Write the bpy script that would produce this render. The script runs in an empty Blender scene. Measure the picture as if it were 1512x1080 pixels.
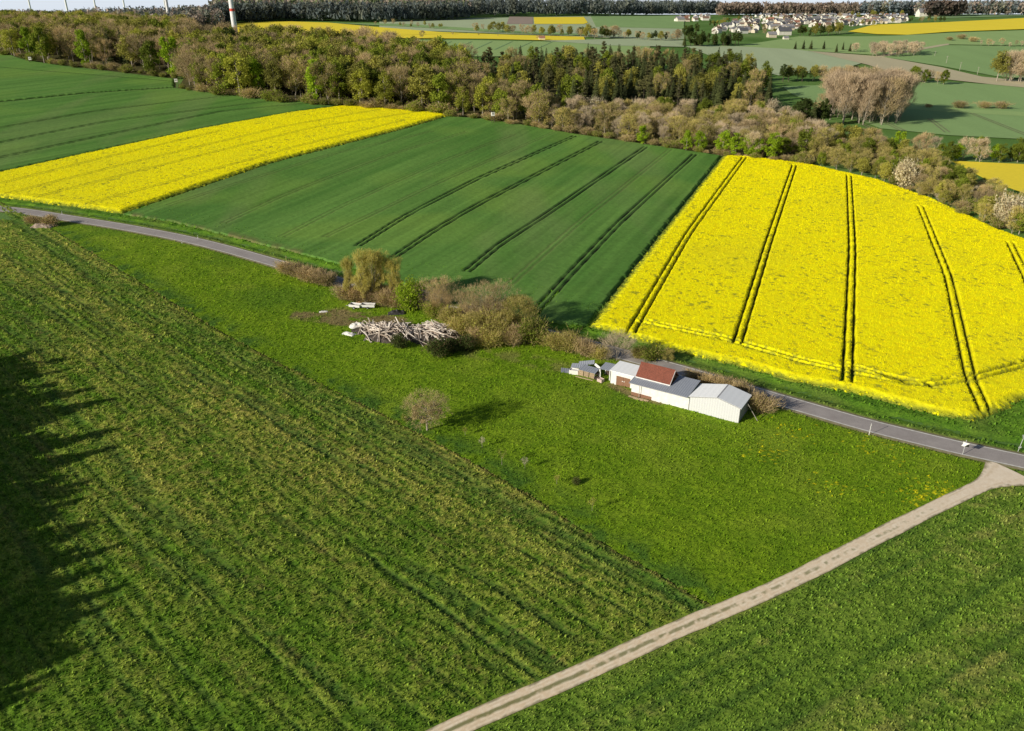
import bpy, math, random
import numpy as np
from mathutils import Vector, Matrix
from mathutils.geometry import delaunay_2d_cdt
random.seed(7); RNG = np.random.default_rng(7)
SC = bpy.context.scene
COL = SC.collection
PI = math.pi

# ------------------------------------------------------------------ camera model
CAMH, FPX, PITCH = 75.0, 1164.0, math.radians(25.5)
CP, SP = math.cos(PITCH), math.sin(PITCH)

def ss(t):
    t = np.clip(t, 0, 1); return t*t*(3-2*t)

def h(x, y):
    """height of the land"""
    x = np.asarray(x, float); y = np.asarray(y, float)
    A = 30 - 8*ss((x+50)/450)
    return A*ss((y-0.6*x-250)/650) - 330*ss((y-1700)/7000)

TS = np.concatenate([np.arange(50, 700, 4.0), np.geomspace(700, 15000, 260)])
def P(px, py):
    """where the sight line through a pixel of the photograph meets the land"""
    u, v = (px-756)/FPX, (540-py)/FPX
    d = np.array([u, CP+v*SP, -SP+v*CP])
    def g(t): return CAMH + d[2]*t - h(d[0]*t, d[1]*t)
    b = np.nonzero(g(TS) < 0)[0]
    if len(b) == 0: t = 9000.0
    else:
        i = b[0]; hi = TS[i]; lo = TS[i-1] if i else 1.0
        for _ in range(40):
            m = (lo+hi)/2
            if g(m) < 0: hi = m
            else: lo = m
        t = hi
    return float(d[0]*t), float(d[1]*t)

def PZ(px, py):
    x, y = P(px, py); return Vector((x, y, float(h(x, y))))

def tall(px, py, hpx):
    """metres of something that stands at a pixel and is hpx pixels tall"""
    x, y = P(px, py); v = (540-(py-hpx))/FPX
    return CAMH + (-SP+v*CP)*(y/(CP+v*SP)) - float(h(x, y))

def dense(poly, step=8, closed=True):
    out = []
    n = len(poly)
    for i in range(n if closed else n-1):
        a, b = poly[i], poly[(i+1) % n]
        k = max(1, int(math.hypot(b[0]-a[0], b[1]-a[1])/step))
        for j in range(k): out.append((a[0]+(b[0]-a[0])*j/k, a[1]+(b[1]-a[1])*j/k))
    if not closed: out.append(poly[-1])
    return out

def WP(poly, step=8, closed=True):
    return np.array([P(*q) for q in dense(poly, step, closed)])

def pip(pts, poly):
    x, y = pts[:, 0], pts[:, 1]; ins = np.zeros(len(x), bool)
    n = len(poly)
    for i in range(n):
        x1, y1 = poly[i]; x2, y2 = poly[(i+1) % n]
        if y1 == y2: continue
        c = (y1 > y) != (y2 > y)
        ins ^= c & (x < (x2-x1)*(y-y1)/(y2-y1)+x1)
    return ins

def pdist(pts, line):
    """distance of points to a polyline"""
    d = np.full(len(pts), 1e9)
    for a, b in zip(line[:-1], line[1:]):
        ab = b-a; L = max(float(ab@ab), 1e-9)
        lo = np.minimum(a, b)-6; hi = np.maximum(a, b)+6
        m = (pts[:, 0] > lo[0]) & (pts[:, 0] < hi[0]) & (pts[:, 1] > lo[1]) & (pts[:, 1] < hi[1])
        q = pts[m]
        if not len(q): continue
        t = np.clip(((q-a)@ab)/L, 0, 1)
        e = q-(a+t[:, None]*ab)
        d[m] = np.minimum(d[m], np.hypot(e[:, 0], e[:, 1]))
    return d

# ------------------------------------------------------------------ noise
def _hash(ix, iy, seed):
    n = (ix.astype(np.int64)*374761393 + iy.astype(np.int64)*668265263 + seed*1442695041) & 0xffffffff
    n = ((n ^ (n >> 13))*1274126177) & 0xffffffff
    n = n ^ (n >> 16)
    return (n & 0xffff)/65535.0
def vn(x, y, seed=0):
    ix, iy = np.floor(x), np.floor(y); fx, fy = x-ix, y-iy
    fx = fx*fx*(3-2*fx); fy = fy*fy*(3-2*fy)
    a = _hash(ix, iy, seed); b = _hash(ix+1, iy, seed); c = _hash(ix, iy+1, seed); d = _hash(ix+1, iy+1, seed)
    return (a*(1-fx)+b*fx)*(1-fy)+(c*(1-fx)+d*fx)*fy
def fbm(x, y, seed=0, o=4):
    s = 0; a = .5; t = 0
    for i in range(o):
        s = s+a*vn(x, y, seed+i*17); t += a; a *= .5
        x, y = x*2.03+y*.31+3.1, y*2.03-x*.31+1.7
    return s/t

# ------------------------------------------------------------------ materials
def lin(c):
    f = lambda v: v/12.92 if v <= .04045 else ((v+.055)/1.055)**2.4
    return tuple(f(v/255) for v in c)
class NT:
    def __init__(s, name):
        s.m = bpy.data.materials.new(name); s.m.use_nodes = True
        s.t = s.m.node_tree; s.t.nodes.clear()
        s.out = s.n('ShaderNodeOutputMaterial')
    def n(s, typ, **k):
        nd = s.t.nodes.new(typ)
        for a, b in k.items(): setattr(nd, a, b)
        return nd
    def l(s, a, b): s.t.links.new(a, b)
    def pos(s, scale=(1, 1, 1), rot=0):
        g = s.n('ShaderNodeNewGeometry'); mp = s.n('ShaderNodeMapping')
        mp.inputs['Scale'].default_value = scale; mp.inputs['Rotation'].default_value[2] = rot
        s.l(g.outputs['Position'], mp.inputs['Vector']); return mp.outputs[0]
    def noise(s, vec, scale, detail=4, rough=.6):
        a = s.n('ShaderNodeTexNoise'); a.inputs['Scale'].default_value = scale
        a.inputs['Detail'].default_value = detail; a.inputs['Roughness'].default_value = rough
        if vec is not None: s.l(vec, a.inputs['Vector'])
        return a.outputs['Fac']
    def ramp(s, fac, stops):
        r = s.n('ShaderNodeValToRGB'); e = r.color_ramp.elements
        while len(e) < len(stops): e.new(.5)
        for q, (p, c) in zip(e, stops): q.position = p; q.color = (*c, 1)
        s.l(fac, r.inputs[0]); return r.outputs[0]
    def mix(s, a, b, fac, mode='MIX'):
        m = s.n('ShaderNodeMix', data_type='RGBA', blend_type=mode)
        for v, i in ((fac, 0), (a, 6), (b, 7)):
            if isinstance(v, (int, float)): m.inputs[i].default_value = v
            elif isinstance(v, tuple): m.inputs[i].default_value = (*v, 1)
            else: s.l(v, m.inputs[i])
        return m.outputs[2]
    def val(s, fac, lo, hi):
        m = s.n('ShaderNodeMapRange'); m.inputs[3].default_value = lo; m.inputs[4].default_value = hi
        s.l(fac, m.inputs[0]); return m.outputs[0]
    def gray(s, v):
        c = s.n('ShaderNodeCombineColor')
        for i in range(3): s.l(v, c.inputs[i])
        return c.outputs[0]
    def attr(s, name):
        a = s.n('ShaderNodeAttribute', attribute_name=name); return a.outputs['Color']
    def done(s, col, rough=.9, spec=.1, bump=None, bstr=.3, bdist=.1, trans=0, metal=0):
        b = s.n('ShaderNodeBsdfPrincipled'); b.inputs['Roughness'].default_value = rough
        b.inputs['Specular IOR Level'].default_value = spec; b.inputs['Metallic'].default_value = metal
        if isinstance(col, tuple): b.inputs['Base Color'].default_value = (*col, 1)
        else: s.l(col, b.inputs['Base Color'])
        if bump is not None:
            k = s.n('ShaderNodeBump'); k.inputs['Strength'].default_value = bstr; k.inputs['Distance'].default_value = bdist
            s.l(bump, k.inputs['Height']); s.l(k.outputs[0], b.inputs['Normal'])
        o = b.outputs[0]
        if trans:
            t = s.n('ShaderNodeBsdfTranslucent'); mx = s.n('ShaderNodeMixShader'); mx.inputs[0].default_value = trans
            if isinstance(col, tuple): t.inputs[0].default_value = (*col, 1)
            else: s.l(col, t.inputs[0])
            s.l(o, mx.inputs[1]); s.l(t.outputs[0], mx.inputs[2]); o = mx.outputs[0]
        s.l(o, s.out.inputs[0]); return s.m

def m_attr(name, nscale=2.0, lo=.75, hi=1.25, trans=0, bump=.0, rough=.9, detail=3, fine=0):
    t = NT(name); p = t.pos(); n = t.noise(p, nscale, detail, .65)
    c = t.mix(t.attr('col'), t.gray(t.val(n, lo, hi)), 1.0, 'MULTIPLY')
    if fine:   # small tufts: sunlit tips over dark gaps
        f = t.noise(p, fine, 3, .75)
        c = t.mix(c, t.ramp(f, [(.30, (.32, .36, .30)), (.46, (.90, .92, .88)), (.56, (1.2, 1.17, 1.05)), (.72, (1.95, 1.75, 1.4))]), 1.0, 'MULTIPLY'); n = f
    return t.done(c, rough, .12, n if bump else None, bump, .15, trans)
def m_leaf(name, c, var=.35, trans=.3, rough=.75):
    """foliage whose tone differs from plant to plant"""
    t = NT(name); oi = t.n('ShaderNodeObjectInfo')
    n = t.noise(t.pos(), .45, 2, .6)
    a = tuple(v*(1-var) for v in c); b = (min(1, c[0]*(1+var*1.2)), min(1, c[1]*(1+var)), c[2]*(1+var*.6))
    k = t.mix(a, b, oi.outputs['Random'])
    k = t.mix(k, t.gray(t.val(n, .6, 1.4)), 1.0, 'MULTIPLY')
    return t.done(k, rough, .15, None, 0, 0, trans)
def m_noise(name, c1, c2, scale=2.0, rough=.85, spec=.2, bump=.15, detail=5, aniso=(1, 1, 1), rot=0, metal=0):
    t = NT(name); n = t.noise(t.pos(aniso, rot), scale, detail, .65)
    return t.done(t.ramp(n, [(.3, c1), (.7, c2)]), rough, spec, n if bump else None, bump, .05, 0, metal)
def m_obj(name, c1, c2, scale=3.0, rough=.8, spec=.2, aniso=(1, 1, 1), bump=.1):
    """tone varies from object to object and over the surface (object coordinates)"""
    t = NT(name); tc = t.n('ShaderNodeTexCoord'); mp = t.n('ShaderNodeMapping'); mp.inputs['Scale'].default_value = aniso
    t.l(tc.outputs['Object'], mp.inputs[0]); n = t.noise(mp.outputs[0], scale, 4, .65)
    oi = t.n('ShaderNodeObjectInfo')
    k = t.mix(c1, c2, oi.outputs['Random']); k = t.mix(k, t.gray(t.val(n, .65, 1.25)), 1.0, 'MULTIPLY')
    return t.done(k, rough, spec, n, bump, .02)

# ------------------------------------------------------------------ object helpers
def props(o, label=None, cat=None, group=None, kind=None):
    if label: o['label'] = label
    if cat: o['category'] = cat
    if group: o['group'] = group
    if kind: o['kind'] = kind
    return o
def thing(name, label, cat, loc=(0, 0, 0), rz=0, group=None, scale=1):
    o = bpy.data.objects.new(name, None); COL.objects.link(o)
    o.location = loc; o.rotation_euler = (0, 0, rz); o.scale = (scale,)*3 if not isinstance(scale, tuple) else scale
    o.empty_display_size = .3
    return props(o, label, cat, group)
def link(name, me, parent=None, loc=None, rz=None, scale=None):
    o = bpy.data.objects.new(name, me); COL.objects.link(o)
    if parent: o.parent = parent
    if loc is not None: o.location = loc
    if rz is not None: o.rotation_euler = (0, 0, rz)
    if scale is not None: o.scale = (scale,)*3 if not isinstance(scale, tuple) else scale
    return o
def np_mesh(name, V, F, mat, col=None, smooth=False, nside=None):
    """mesh from numpy arrays; F is (n,3) or (n,4)"""
    me = bpy.data.meshes.new(name); V = np.asarray(V, np.float32); F = np.asarray(F, np.int32)
    k = F.shape[1]
    me.vertices.add(len(V)); me.vertices.foreach_set('co', V.ravel())
    me.loops.add(F.size); me.loops.foreach_set('vertex_index', F.ravel())
    me.polygons.add(len(F)); me.polygons.foreach_set('loop_start', np.arange(0, F.size, k, dtype=np.int32))
    me.polygons.foreach_set('loop_total', np.full(len(F), k, np.int32))
    me.polygons.foreach_set('use_smooth', np.full(len(F), smooth))
    if col is not None:
        a = me.attributes.new('col', 'FLOAT_COLOR', 'POINT')
        c = np.ones((len(V), 4), np.float32); c[:, :3] = col
        a.data.foreach_set('color', c.ravel())
    me.update(calc_edges=True); me.validate()
    for m in (mat if isinstance(mat, (list, tuple)) else [mat]): me.materials.append(m)
    return me
class MB:
    """collects simple shapes into one mesh"""
    def __init__(s): s.v = []; s.f = []; s.mi = []; s.cur = 0
    def face(s, pts):
        i = len(s.v); s.v += [tuple(p) for p in pts]; s.f.append(tuple(range(i, i+len(pts)))); s.mi.append(s.cur)
    def box(s, x0, x1, y0, y1, z0, z1, M=None):
        c = [Vector((x, y, z)) for z in (z0, z1) for x, y in ((x0, y0), (x1, y0), (x1, y1), (x0, y1))]
        if M is not None: c = [M @ q for q in c]
        i = len(s.v); s.v += [tuple(q) for q in c]
        for f in ((3, 2, 1, 0), (4, 5, 6, 7), (0, 1, 5, 4), (1, 2, 6, 5), (2, 3, 7, 6), (3, 0, 4, 7)):
            s.f.append(tuple(i+j for j in f)); s.mi.append(s.cur)
    def tube(s, a, b, ra, rb, n=6, cap=True):
        a = Vector(a); b = Vector(b); d = (b-a)
        if d.length < 1e-6: return
        d.normalize(); u = d.orthogonal().normalized(); w = d.cross(u)
        i = len(s.v)
        for c, r in ((a, ra), (b, rb)):
            for k in range(n):
                t = 2*PI*k/n; s.v.append(tuple(c+u*math.cos(t)*r+w*math.sin(t)*r))
        for k in range(n):
            q = (k+1) % n; s.f.append((i+k, i+q, i+n+q, i+n+k)); s.mi.append(s.cur)
        if cap: s.f.append(tuple(i+n+k for k in range(n))); s.mi.append(s.cur); s.f.append(tuple(i+n-1-k for k in range(n))); s.mi.append(s.cur)
    def tri(s, a, b, c):
        i = len(s.v); s.v += [tuple(a), tuple(b), tuple(c)]; s.f.append((i, i+1, i+2)); s.mi.append(s.cur)
    def mesh(s, name, mat, smooth=False):
        me = bpy.data.meshes.new(name); me.from_pydata(s.v, [], s.f)
        for m in (mat if isinstance(mat, (list, tuple)) else [mat]): me.materials.append(m)
        me.polygons.foreach_set('material_index', s.mi)
        me.polygons.foreach_set('use_smooth', [smooth]*len(s.f)); me.update(); return me
    def obj(s, name, mat, parent=None, smooth=False, **k): return link(name, s.mesh(name, mat, smooth), parent, **k)

# ------------------------------------------------------------------ sheets of land
def grid_sheet(name, poly, cell, ang, fn, mat, label=None, kind='structure', jit=.6, edge=.0, smooth=True, step=8, edgecol=None):
    """a field as a fine grid inside a polygon; fn(x, y, d_edge) gives lift and colour"""
    W = poly if isinstance(poly, np.ndarray) else WP(poly, step)
    ca, sa = math.cos(ang), math.sin(ang); R = np.array([[ca, sa], [-sa, ca]])   # world -> rows
    Q = W@R.T; lo, hi = Q.min(0)-cell*2, Q.max(0)+cell*2
    nx, ny = int((hi[0]-lo[0])/cell)+2, int((hi[1]-lo[1])/cell)+2
    gx, gy = np.meshgrid(lo[0]+cell*np.arange(nx), lo[1]+cell*np.arange(ny), indexing='ij')
    V = np.stack([gx.ravel(), gy.ravel()], 1)@R
    C = V.reshape(nx, ny, 2)[:-1, :-1].reshape(-1, 2)+np.array([cell/2, cell/2])@R
    j = np.stack([fbm(C[:, 0]*.9, C[:, 1]*.9, 3, 3), fbm(C[:, 0]*.9, C[:, 1]*.9, 55, 3)], 1)-.5
    mask = pip(C+j*2*jit, W).reshape(nx-1, ny-1)
    cnt = np.zeros((nx, ny), int)
    for dx in (0, 1):
        for dy in (0, 1): cnt[dx:nx-1+dx, dy:ny-1+dy] += mask
    used = (cnt > 0).ravel(); idx = np.cumsum(used)-1
    ii, jj = np.nonzero(mask); a = ii*ny+jj
    F = idx[np.stack([a, a+ny, a+ny+1, a+1], 1)]
    v = V[used]; border = (cnt.ravel()[used] < 4)
    lift, col = fn(v[:, 0], v[:, 1])
    z = h(v[:, 0], v[:, 1])+np.where(border, edge, lift)
    if edgecol is not None: col = np.where(border[:, None], np.array([edgecol]), col)
    me = np_mesh(name, np.column_stack([v, z]), F, mat, col, smooth)
    o = link(name, me); props(o, label, None, None, kind); return o

def flat_sheet(name, poly, mat, z=.1, step=8, res=None, kind='structure', label=None):
    """a far field as a draped sheet"""
    W = poly if isinstance(poly, np.ndarray) else WP(poly, step)
    lo, hi = W.min(0), W.max(0); res = res or max(10, (hi-lo).max()/60)
    g = np.stack(np.meshgrid(np.arange(lo[0], hi[0], res), np.arange(lo[1], hi[1], res), indexing='ij'), -1).reshape(-1, 2)
    g = g[pip(g, W)]
    pts = [Vector(p) for p in W]+[Vector(p) for p in g]
    n = len(W)
    r = delaunay_2d_cdt(pts, [], [list(range(n))], 1, 1e-4)
    v = np.array([(p.x, p.y) for p in r[0]]); zz = h(v[:, 0], v[:, 1])+z
    me = bpy.data.meshes.new(name); me.from_pydata([(a[0], a[1], c) for a, c in zip(v, zz)], [], [tuple(f) for f in r[2]])
    me.materials.append(mat); me.polygons.foreach_set('use_smooth', [True]*len(me.polygons)); me.update()
    for p in me.polygons:
        if p.normal.z < 0: me.flip_normals(); break
    return props(link(name, me), label, None, None, kind)

def leaves_sheet(name, V, N, mat, col, label):
    me = np_mesh(name, V, np.arange(len(V)).reshape(-1, 3), mat, col, False)
    return props(link(name, me), label, 'grass', None, 'stuff')

def sprinkle(name, W, dens, fn, size, mat, label, ref=85., power=1.6, up=1., maxd=1e9, jitter=.3, gain=1.5, steep=0):
    """loose leaves and blades over a field, thinner with distance"""
    lo, hi = W.min(0), W.max(0); n = int((hi-lo).prod()*dens)
    p = lo+RNG.random((n, 2))*(hi-lo); D = np.hypot(p[:, 0], np.hypot(p[:, 1], CAMH))
    keep = (RNG.random(n) < np.minimum(1, (ref/D)**power)) & (D < maxd)
    keep &= RNG.random(n) < np.clip((maxd-D)/(maxd*.35), 0, 1)
    keep &= np.abs(p[:, 0]) < 30+.75*(p[:, 1]+25)
    p = p[keep]; D = D[keep]; m = pip(p, W); p = p[m]; D = D[m]; n = len(p)
    lift, col = fn(p[:, 0], p[:, 1])
    ok = lift > .021; p = p[ok]; D = D[ok]; lift = lift[ok]; col = col[ok]; n = len(p)
    s = size*(.6+.8*RNG.random(n))*np.maximum(1, (D/ref)**.7)
    a = RNG.random(n)*2*PI; t = (.25+1.0*RNG.random(n))*(1-steep)         # heading, tilt from upright
    b = a+PI/2
    hd = np.stack([np.cos(a)*np.sin(t), np.sin(a)*np.sin(t), np.cos(t)*up], 1)
    sd = np.stack([np.cos(b), np.sin(b), np.zeros(n)], 1)
    base = np.column_stack([p, h(p[:, 0], p[:, 1])+lift-.03])
    w = (.25+.25*RNG.random(n))*s
    V = np.stack([base-sd*w[:, None], base+sd*w[:, None], base+hd*s[:, None]], 1).reshape(-1, 3)
    c = np.repeat(gain*col*(1+jitter*(RNG.random((n, 1))*2-1)), 3, 0)
    return leaves_sheet(name, V, n, mat, c, label)

# ------------------------------------------------------------------ palette (linear base colours)
M_CROP = m_attr('crop', 1.2, .80, 1.2, bump=.3)
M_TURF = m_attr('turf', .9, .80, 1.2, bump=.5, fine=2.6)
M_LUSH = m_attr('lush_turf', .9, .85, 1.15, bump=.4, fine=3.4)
M_BLADE = m_attr('blade', 1.2, .85, 1.15, trans=.45)
M_PETAL = m_attr('petal', 1.2, .92, 1.1, trans=.4)
M_RAPE = m_attr('rapeseed', 1.6, .85, 1.12, bump=.15)
M_BARK = m_noise('bark', (.05, .04, .03), (.16, .13, .10), 3, .95, .05, aniso=(1, 1, .3))
M_PALEBARK = m_noise('pale_bark', (.22, .19, .15), (.46, .41, .34), 3, .95, .05, aniso=(1, 1, .3))

def mixc(a, b, t):
    a = np.asarray(a, float); b = np.asarray(b, float); return a+(b-a)*np.clip(t, 0, 1)[:, None]
def band(n, lo, hi): return np.clip((n-lo)/(hi-lo), 0, 1)
def ones(x, c): return np.repeat(np.asarray([c], float), len(x), 0)

# ------------------------------------------------------------------ outlines traced on the photograph
ROAD_PX = [(-420, 282), (-250, 290), (-120, 299), (0, 308), (50, 314), (99, 322.5), (175, 334), (271, 352), (331, 366.8), (415, 391), (500, 416.5),
           (620, 447), (740, 477), (862, 508), (1015, 550.5), (1140, 588), (1282.6, 629.5), (1412, 661), (1512, 682.5), (1640, 711), (1800, 748), (2100, 812)]
TRACK_PX = [(470, 1184), (560, 1134), (663, 1077), (840, 1003.5), (1006.7, 925.5), (1145.6, 871), (1260, 811), (1366, 756), (1440, 722), (1496, 695)]
BORDER_PX = [(-60, 268), (60, 328), (160, 388), (251, 444), (322, 488), (420, 541), (560, 610), (639, 652), (719, 695), (798, 742), (840, 770), (909, 814), (979, 853), (1030, 884), (1062, 899)]
ROAD = WP(ROAD_PX, 12, False)
TRACK = WP(TRACK_PX, 10, False)
BORDER = WP(BORDER_PX, 12, False)
def smooth_line(L, n=3):
    for _ in range(n):
        L = L.copy(); L[1:-1] = .25*L[:-2]+.5*L[1:-1]+.25*L[2:]
    return L
ROAD = smooth_line(ROAD, 10); TRACK = smooth_line(TRACK, 60)
def resample(L, step):
    d = np.concatenate([[0], np.cumsum(np.hypot(*np.diff(L, axis=0).T))]); t = np.arange(0, d[-1], step)
    return np.stack([np.interp(t, d, L[:, 0]), np.interp(t, d, L[:, 1])], 1)
ROAD = resample(ROAD, 2.0); TRACK = resample(TRACK, .3)
ROAD_W = 2.6

bd = BORDER[-1]-BORDER[3]; bd /= np.hypot(*bd); BANG = math.atan2(bd[1], bd[0])
# world outline of the near meadows
T_ROT = TRACK[::-1]
left_px = [(-700, 335), (-300, 318), (-100, 315), (20, 323)]
LEFT_W = np.concatenate([WP([(-520, 1130), (-520, 560), (-420, 380), (-160, 322), (-60, 322), (20, 325)], 14, False), BORDER[2:], TRACK[(TRACK[:, 0] < BORDER[-1][0])][::-1], WP([(380, 1240), (-100, 1240), (-520, 1130)], 20, False)])
LOWER_W = np.concatenate([TRACK[2:], WP([(1700, 700), (1900, 800), (1900, 1240), (420, 1240)], 20, False)])
ri = np.argsort(ROAD[:, 0])
MEADOW_W = np.concatenate([BORDER[1:], TRACK[(TRACK[:, 0] > BORDER[-1][0])], WP([(1560, 684)], 20, False), ROAD[(ROAD[:, 0] > BORDER[1][0]) & (ROAD[:, 0] < P(1560, 690)[0])][::-1]])
VERGE_W = np.concatenate([ROAD, WP([(2100, 700), (1700, 600), (1512, 575), (1300, 560), (1100, 520), (900, 450), (700, 400), (480, 370), (300, 320), (120, 285), (-100, 265), (-420, 250)], 14, False)])

SOIL_W = WP([(462, 466), (500, 444), (560, 446), (600, 462), (668, 478), (705, 505), (690, 522), (640, 520), (560, 500), (500, 482)])
SOIL_LINE = WP([(465, 465), (520, 470), (570, 478), (610, 490), (660, 500)], 8, False)
SLAB_LINE = WP([(905, 570), (940, 586), (972, 594)], 6, False)
DRY_LINE = WP([(700, 522), (760, 528), (830, 545)], 8, False)
FLOWER_C = [(P(1385, 728), 5.5), (P(1360, 735), 4), (P(1300, 660), 7), (P(1180, 640), 6), (P(1230, 715), 5), (P(1420, 740), 4), (P(1128, 668), 4)]

def fn_meadow(x, y):
    p = np.stack([x, y], 1)
    big = fbm(x*.045, y*.045, 5, 3); mid = fbm(x*.32, y*.32, 9, 3); fine = fbm(x*1.9, y*1.9, 21, 3)
    c = mixc((.125, .228, .009), (.195, .300, .015), band(mid*.5+fine*.5, .3, .7))
    c = mixc(c, (.090, .185, .014), band(big, .52, .75)*.65)
    c = mixc(c, (.215, .300, .025), band(fbm(x*.12, y*.12, 33, 3), .56, .8)*.6)
    bdist = pdist(p, BORDER)
    c = mixc(c, (.045, .120, .020), band(-bdist, -7, -2)*band(mid, .35, .6)*.8)
    soil = np.maximum(band(-pdist(p, SOIL_LINE)+2.5*(mid-.5)*3, -5.5, -3)*band(fine+mid, .7, 1.0), band(-pdist(p, DRY_LINE), -4, -1.5)*.5*band(mid, .4, .6))
    soil = np.maximum(soil, band(-pdist(p, SLAB_LINE), -1.8, -.6)*.9)
    c = mixc(c, (.230, .165, .095), soil*.85)
    rd = pdist(p, ROAD); c = mixc(c, (.20, .20, .06), band(-rd, -4.6, -3.2)*.45)
    fl = np.zeros(len(x))
    for (q, r) in FLOWER_C: fl = np.maximum(fl, np.exp(-((x-q[0])**2+(y-q[1])**2)/r**2)*(1 if r in (5.5, 4) else .55))
    sp = vn(x*3.1, y*3.1, 77)
    c = mixc(c, (.66, .60, .012), (sp > 1-fl*.30)*.8+(sp > .997)*.5)
    lift = .06+.22*(fine-.3)+.14*(mid-.4)-.10*soil
    return np.where(rd < ROAD_W+1.0, .0, lift), c

def fn_left(x, y):
    p = np.stack([x, y], 1); q = p-BORDER[3]
    al = q@bd; ac = q@np.array([-bd[1], bd[0]])
    ac = ac+1.2*(fbm(x*.05, y*.05, 91, 2)-.5)
    st = fbm(ac*.42, al*.022, 11, 4); st2 = vn(ac*1.05, al*.02, 13)
    mid = fbm(x*.45, y*.45, 29, 3); fine = fbm(x*1.55, y*1.55, 41, 3)
    big = fbm(x*.022, y*.022, 15, 3)
    far = band(y, 62, 125)
    st3 = vn(ac*2.2, al*.05, 17)
    yl = band(st*.30+mid*.36+big*.30+st3*.14+.04*(far-.6), .425, .70)
    c = mixc((.078, .160, .014), (.140, .245, .022), band(fine*.65+mid*.35, .32, .66))
    c = mixc(c, (.380, .360, .085), yl*band(fine, .26, .58)*(.40+.50*far))
    c = mixc(c, (.245, .255, .060), band(st3*.6+fine*.4, .52, .75)*.35*far)
    c = mixc(c, (.038, .105, .022), band(st2, .58, .80)*band(mid, .30, .58)*.62)
    c = mixc(c, (.038, .095, .018), band(st3, .66, .88)*.6)
    c = mixc(c, (.17, .120, .055), band(fbm(ac*.5, al*.06, 61, 3)*.5+fine*.5, .64, .76)*.5)
    c = mixc(c, (.060, .150, .026), band(ac, -7, -2)*band(-ac, .2, 1.0)*.35)
    bdist = pdist(p, BORDER); c = mixc(c, (.19, .150, .055), band(-bdist, -.9, -.3)*band(fine, .35, .55)*.7)
    lift = .06+.34*(fine-.3)+.20*(mid-.4)-.12*band(st2, .60, .82)-.11*band(st3, .66, .88)
    return lift, c

ld = TRACK[-20]-TRACK[20]; ld /= np.hypot(*ld)
def fn_lower(x, y):
    p = np.stack([x, y], 1); q = p-TRACK[10]; al = q@ld; ac = q@np.array([-ld[1], ld[0]])
    st = fbm(ac*.38, al*.03, 111, 3); mid = fbm(x*.4, y*.4, 129, 3); fine = fbm(x*1.6, y*1.6, 141, 3)
    c = mixc((.105, .190, .022), (.185, .285, .038), band(fine*.7+mid*.3, .32, .66))
    c = mixc(c, (.31, .29, .09), band(st*.5+mid*.3+fine*.25, .58, .78)*.6)
    c = mixc(c, (.050, .115, .020), band(vn(ac*.9, al*.025, 151), .62, .85)*.6); c = mixc(c, (.24, .27, .065), band(vn(ac*.55, al*.02, 155), .6, .9)*.4)
    return .06+.26*(fine-.3)+.16*(mid-.4), c

def fn_verge(x, y):
    p = np.stack([x, y], 1); mid = fbm(x*.3, y*.3, 209, 3); fine = fbm(x*1.7, y*1.7, 221, 3)
    c = mixc((.065, .165, .014), (.145, .280, .025), band(mid*.6+fine*.4, .32, .66))
    c = mixc(c, (.15, .19, .045), band(fbm(x*.08, y*.08, 233, 3), .5, .75)*.5)
    rd = pdist(p, ROAD); c = mixc(c, (.20, .18, .075), band(-rd, -4.4, -3.0)*.5)
    ditch = np.exp(-((rd-6.5)/1.6)**2)
    return np.where(rd < ROAD_W+.9, .0, .06+.30*(fine-.3)+.22*(mid-.4)-.35*ditch), c

# crops
def pair(line, gap=1.9, step=10):
    """the two wheel tracks of one tramline; line is traced midway between them"""
    L = smooth_line(WP(line, step, False), 3); t = np.gradient(L, axis=0); t /= np.hypot(t[:, 0], t[:, 1])[:, None]
    n = np.stack([-t[:, 1], t[:, 0]], 1)
    return [L+n*gap/2, L-n*gap/2]
WHEAT_TL = [pair([(849, 202), (700, 268), (600, 320), (529, 365)]), pair([(887, 210), (700, 307), (640, 343), (582, 382)]),
            pair([(954, 218), (788, 331), (740, 361), (690, 403)]), pair([(1026, 229), (915, 330), (850, 398), (786, 468)])]
WHEAT_FAINT = [pair([(760, 200), (640, 245), (500, 309), (417, 352)]), pair([(690, 196), (560, 235), (420, 290), (330, 332)]), pair([(820, 196), (640, 275), (480, 352)], 1.8), pair([(640, 195), (480, 232), (250, 305)]),
               pair([(990, 222), (850, 335), (745, 430)])]
RAPE_TL = [pair([(1099, 235), (1016, 349), (931, 496)]), pair([(1172.6, 247), (1134, 362), (1088, 512)]), pair([(1253, 262), (1258, 371), (1252, 522), (1250, 570)]),
           pair([(1358, 308), (1400, 414), (1432, 566), (1453, 612)]), pair([(1490, 362), (1515, 415), (1560, 520)])]
RAPE_HEAD = [pair([(940, 478), (1075, 507), (1183, 539), (1248, 553), (1356, 574), (1438, 563), (1512, 543), (1560, 528)]), pair([(1250, 545), (1300, 560), (1380, 577)], 1.5),
             pair([(1370, 298), (1440, 322), (1512, 352)], 1.6)]
RAPE_W = WP([(1068, 231), (1110, 233), (1200, 245), (1300, 268), (1380, 296), (1430, 319), (1475, 341), (1512, 354), (1640, 384), (1760, 420), (1680, 560), (1560, 580), (1512, 592), (1468, 615), (1440, 623), (1400, 619), (1372, 613),
             (1304, 594), (1252, 581), (1163, 564), (1100, 545), (1000, 522), (868, 484)])
LRAPE_W = WP([(-420, 330), (-200, 300), (0, 256), (160, 221), (300, 191), (430, 167), (520, 156), (560, 155), (664, 171), (600, 190), (400, 242), (180, 317), (100, 306), (0, 291), (-200, 268), (-420, 250)][2:13]+[(-160, 272), (-160, 292)])
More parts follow.
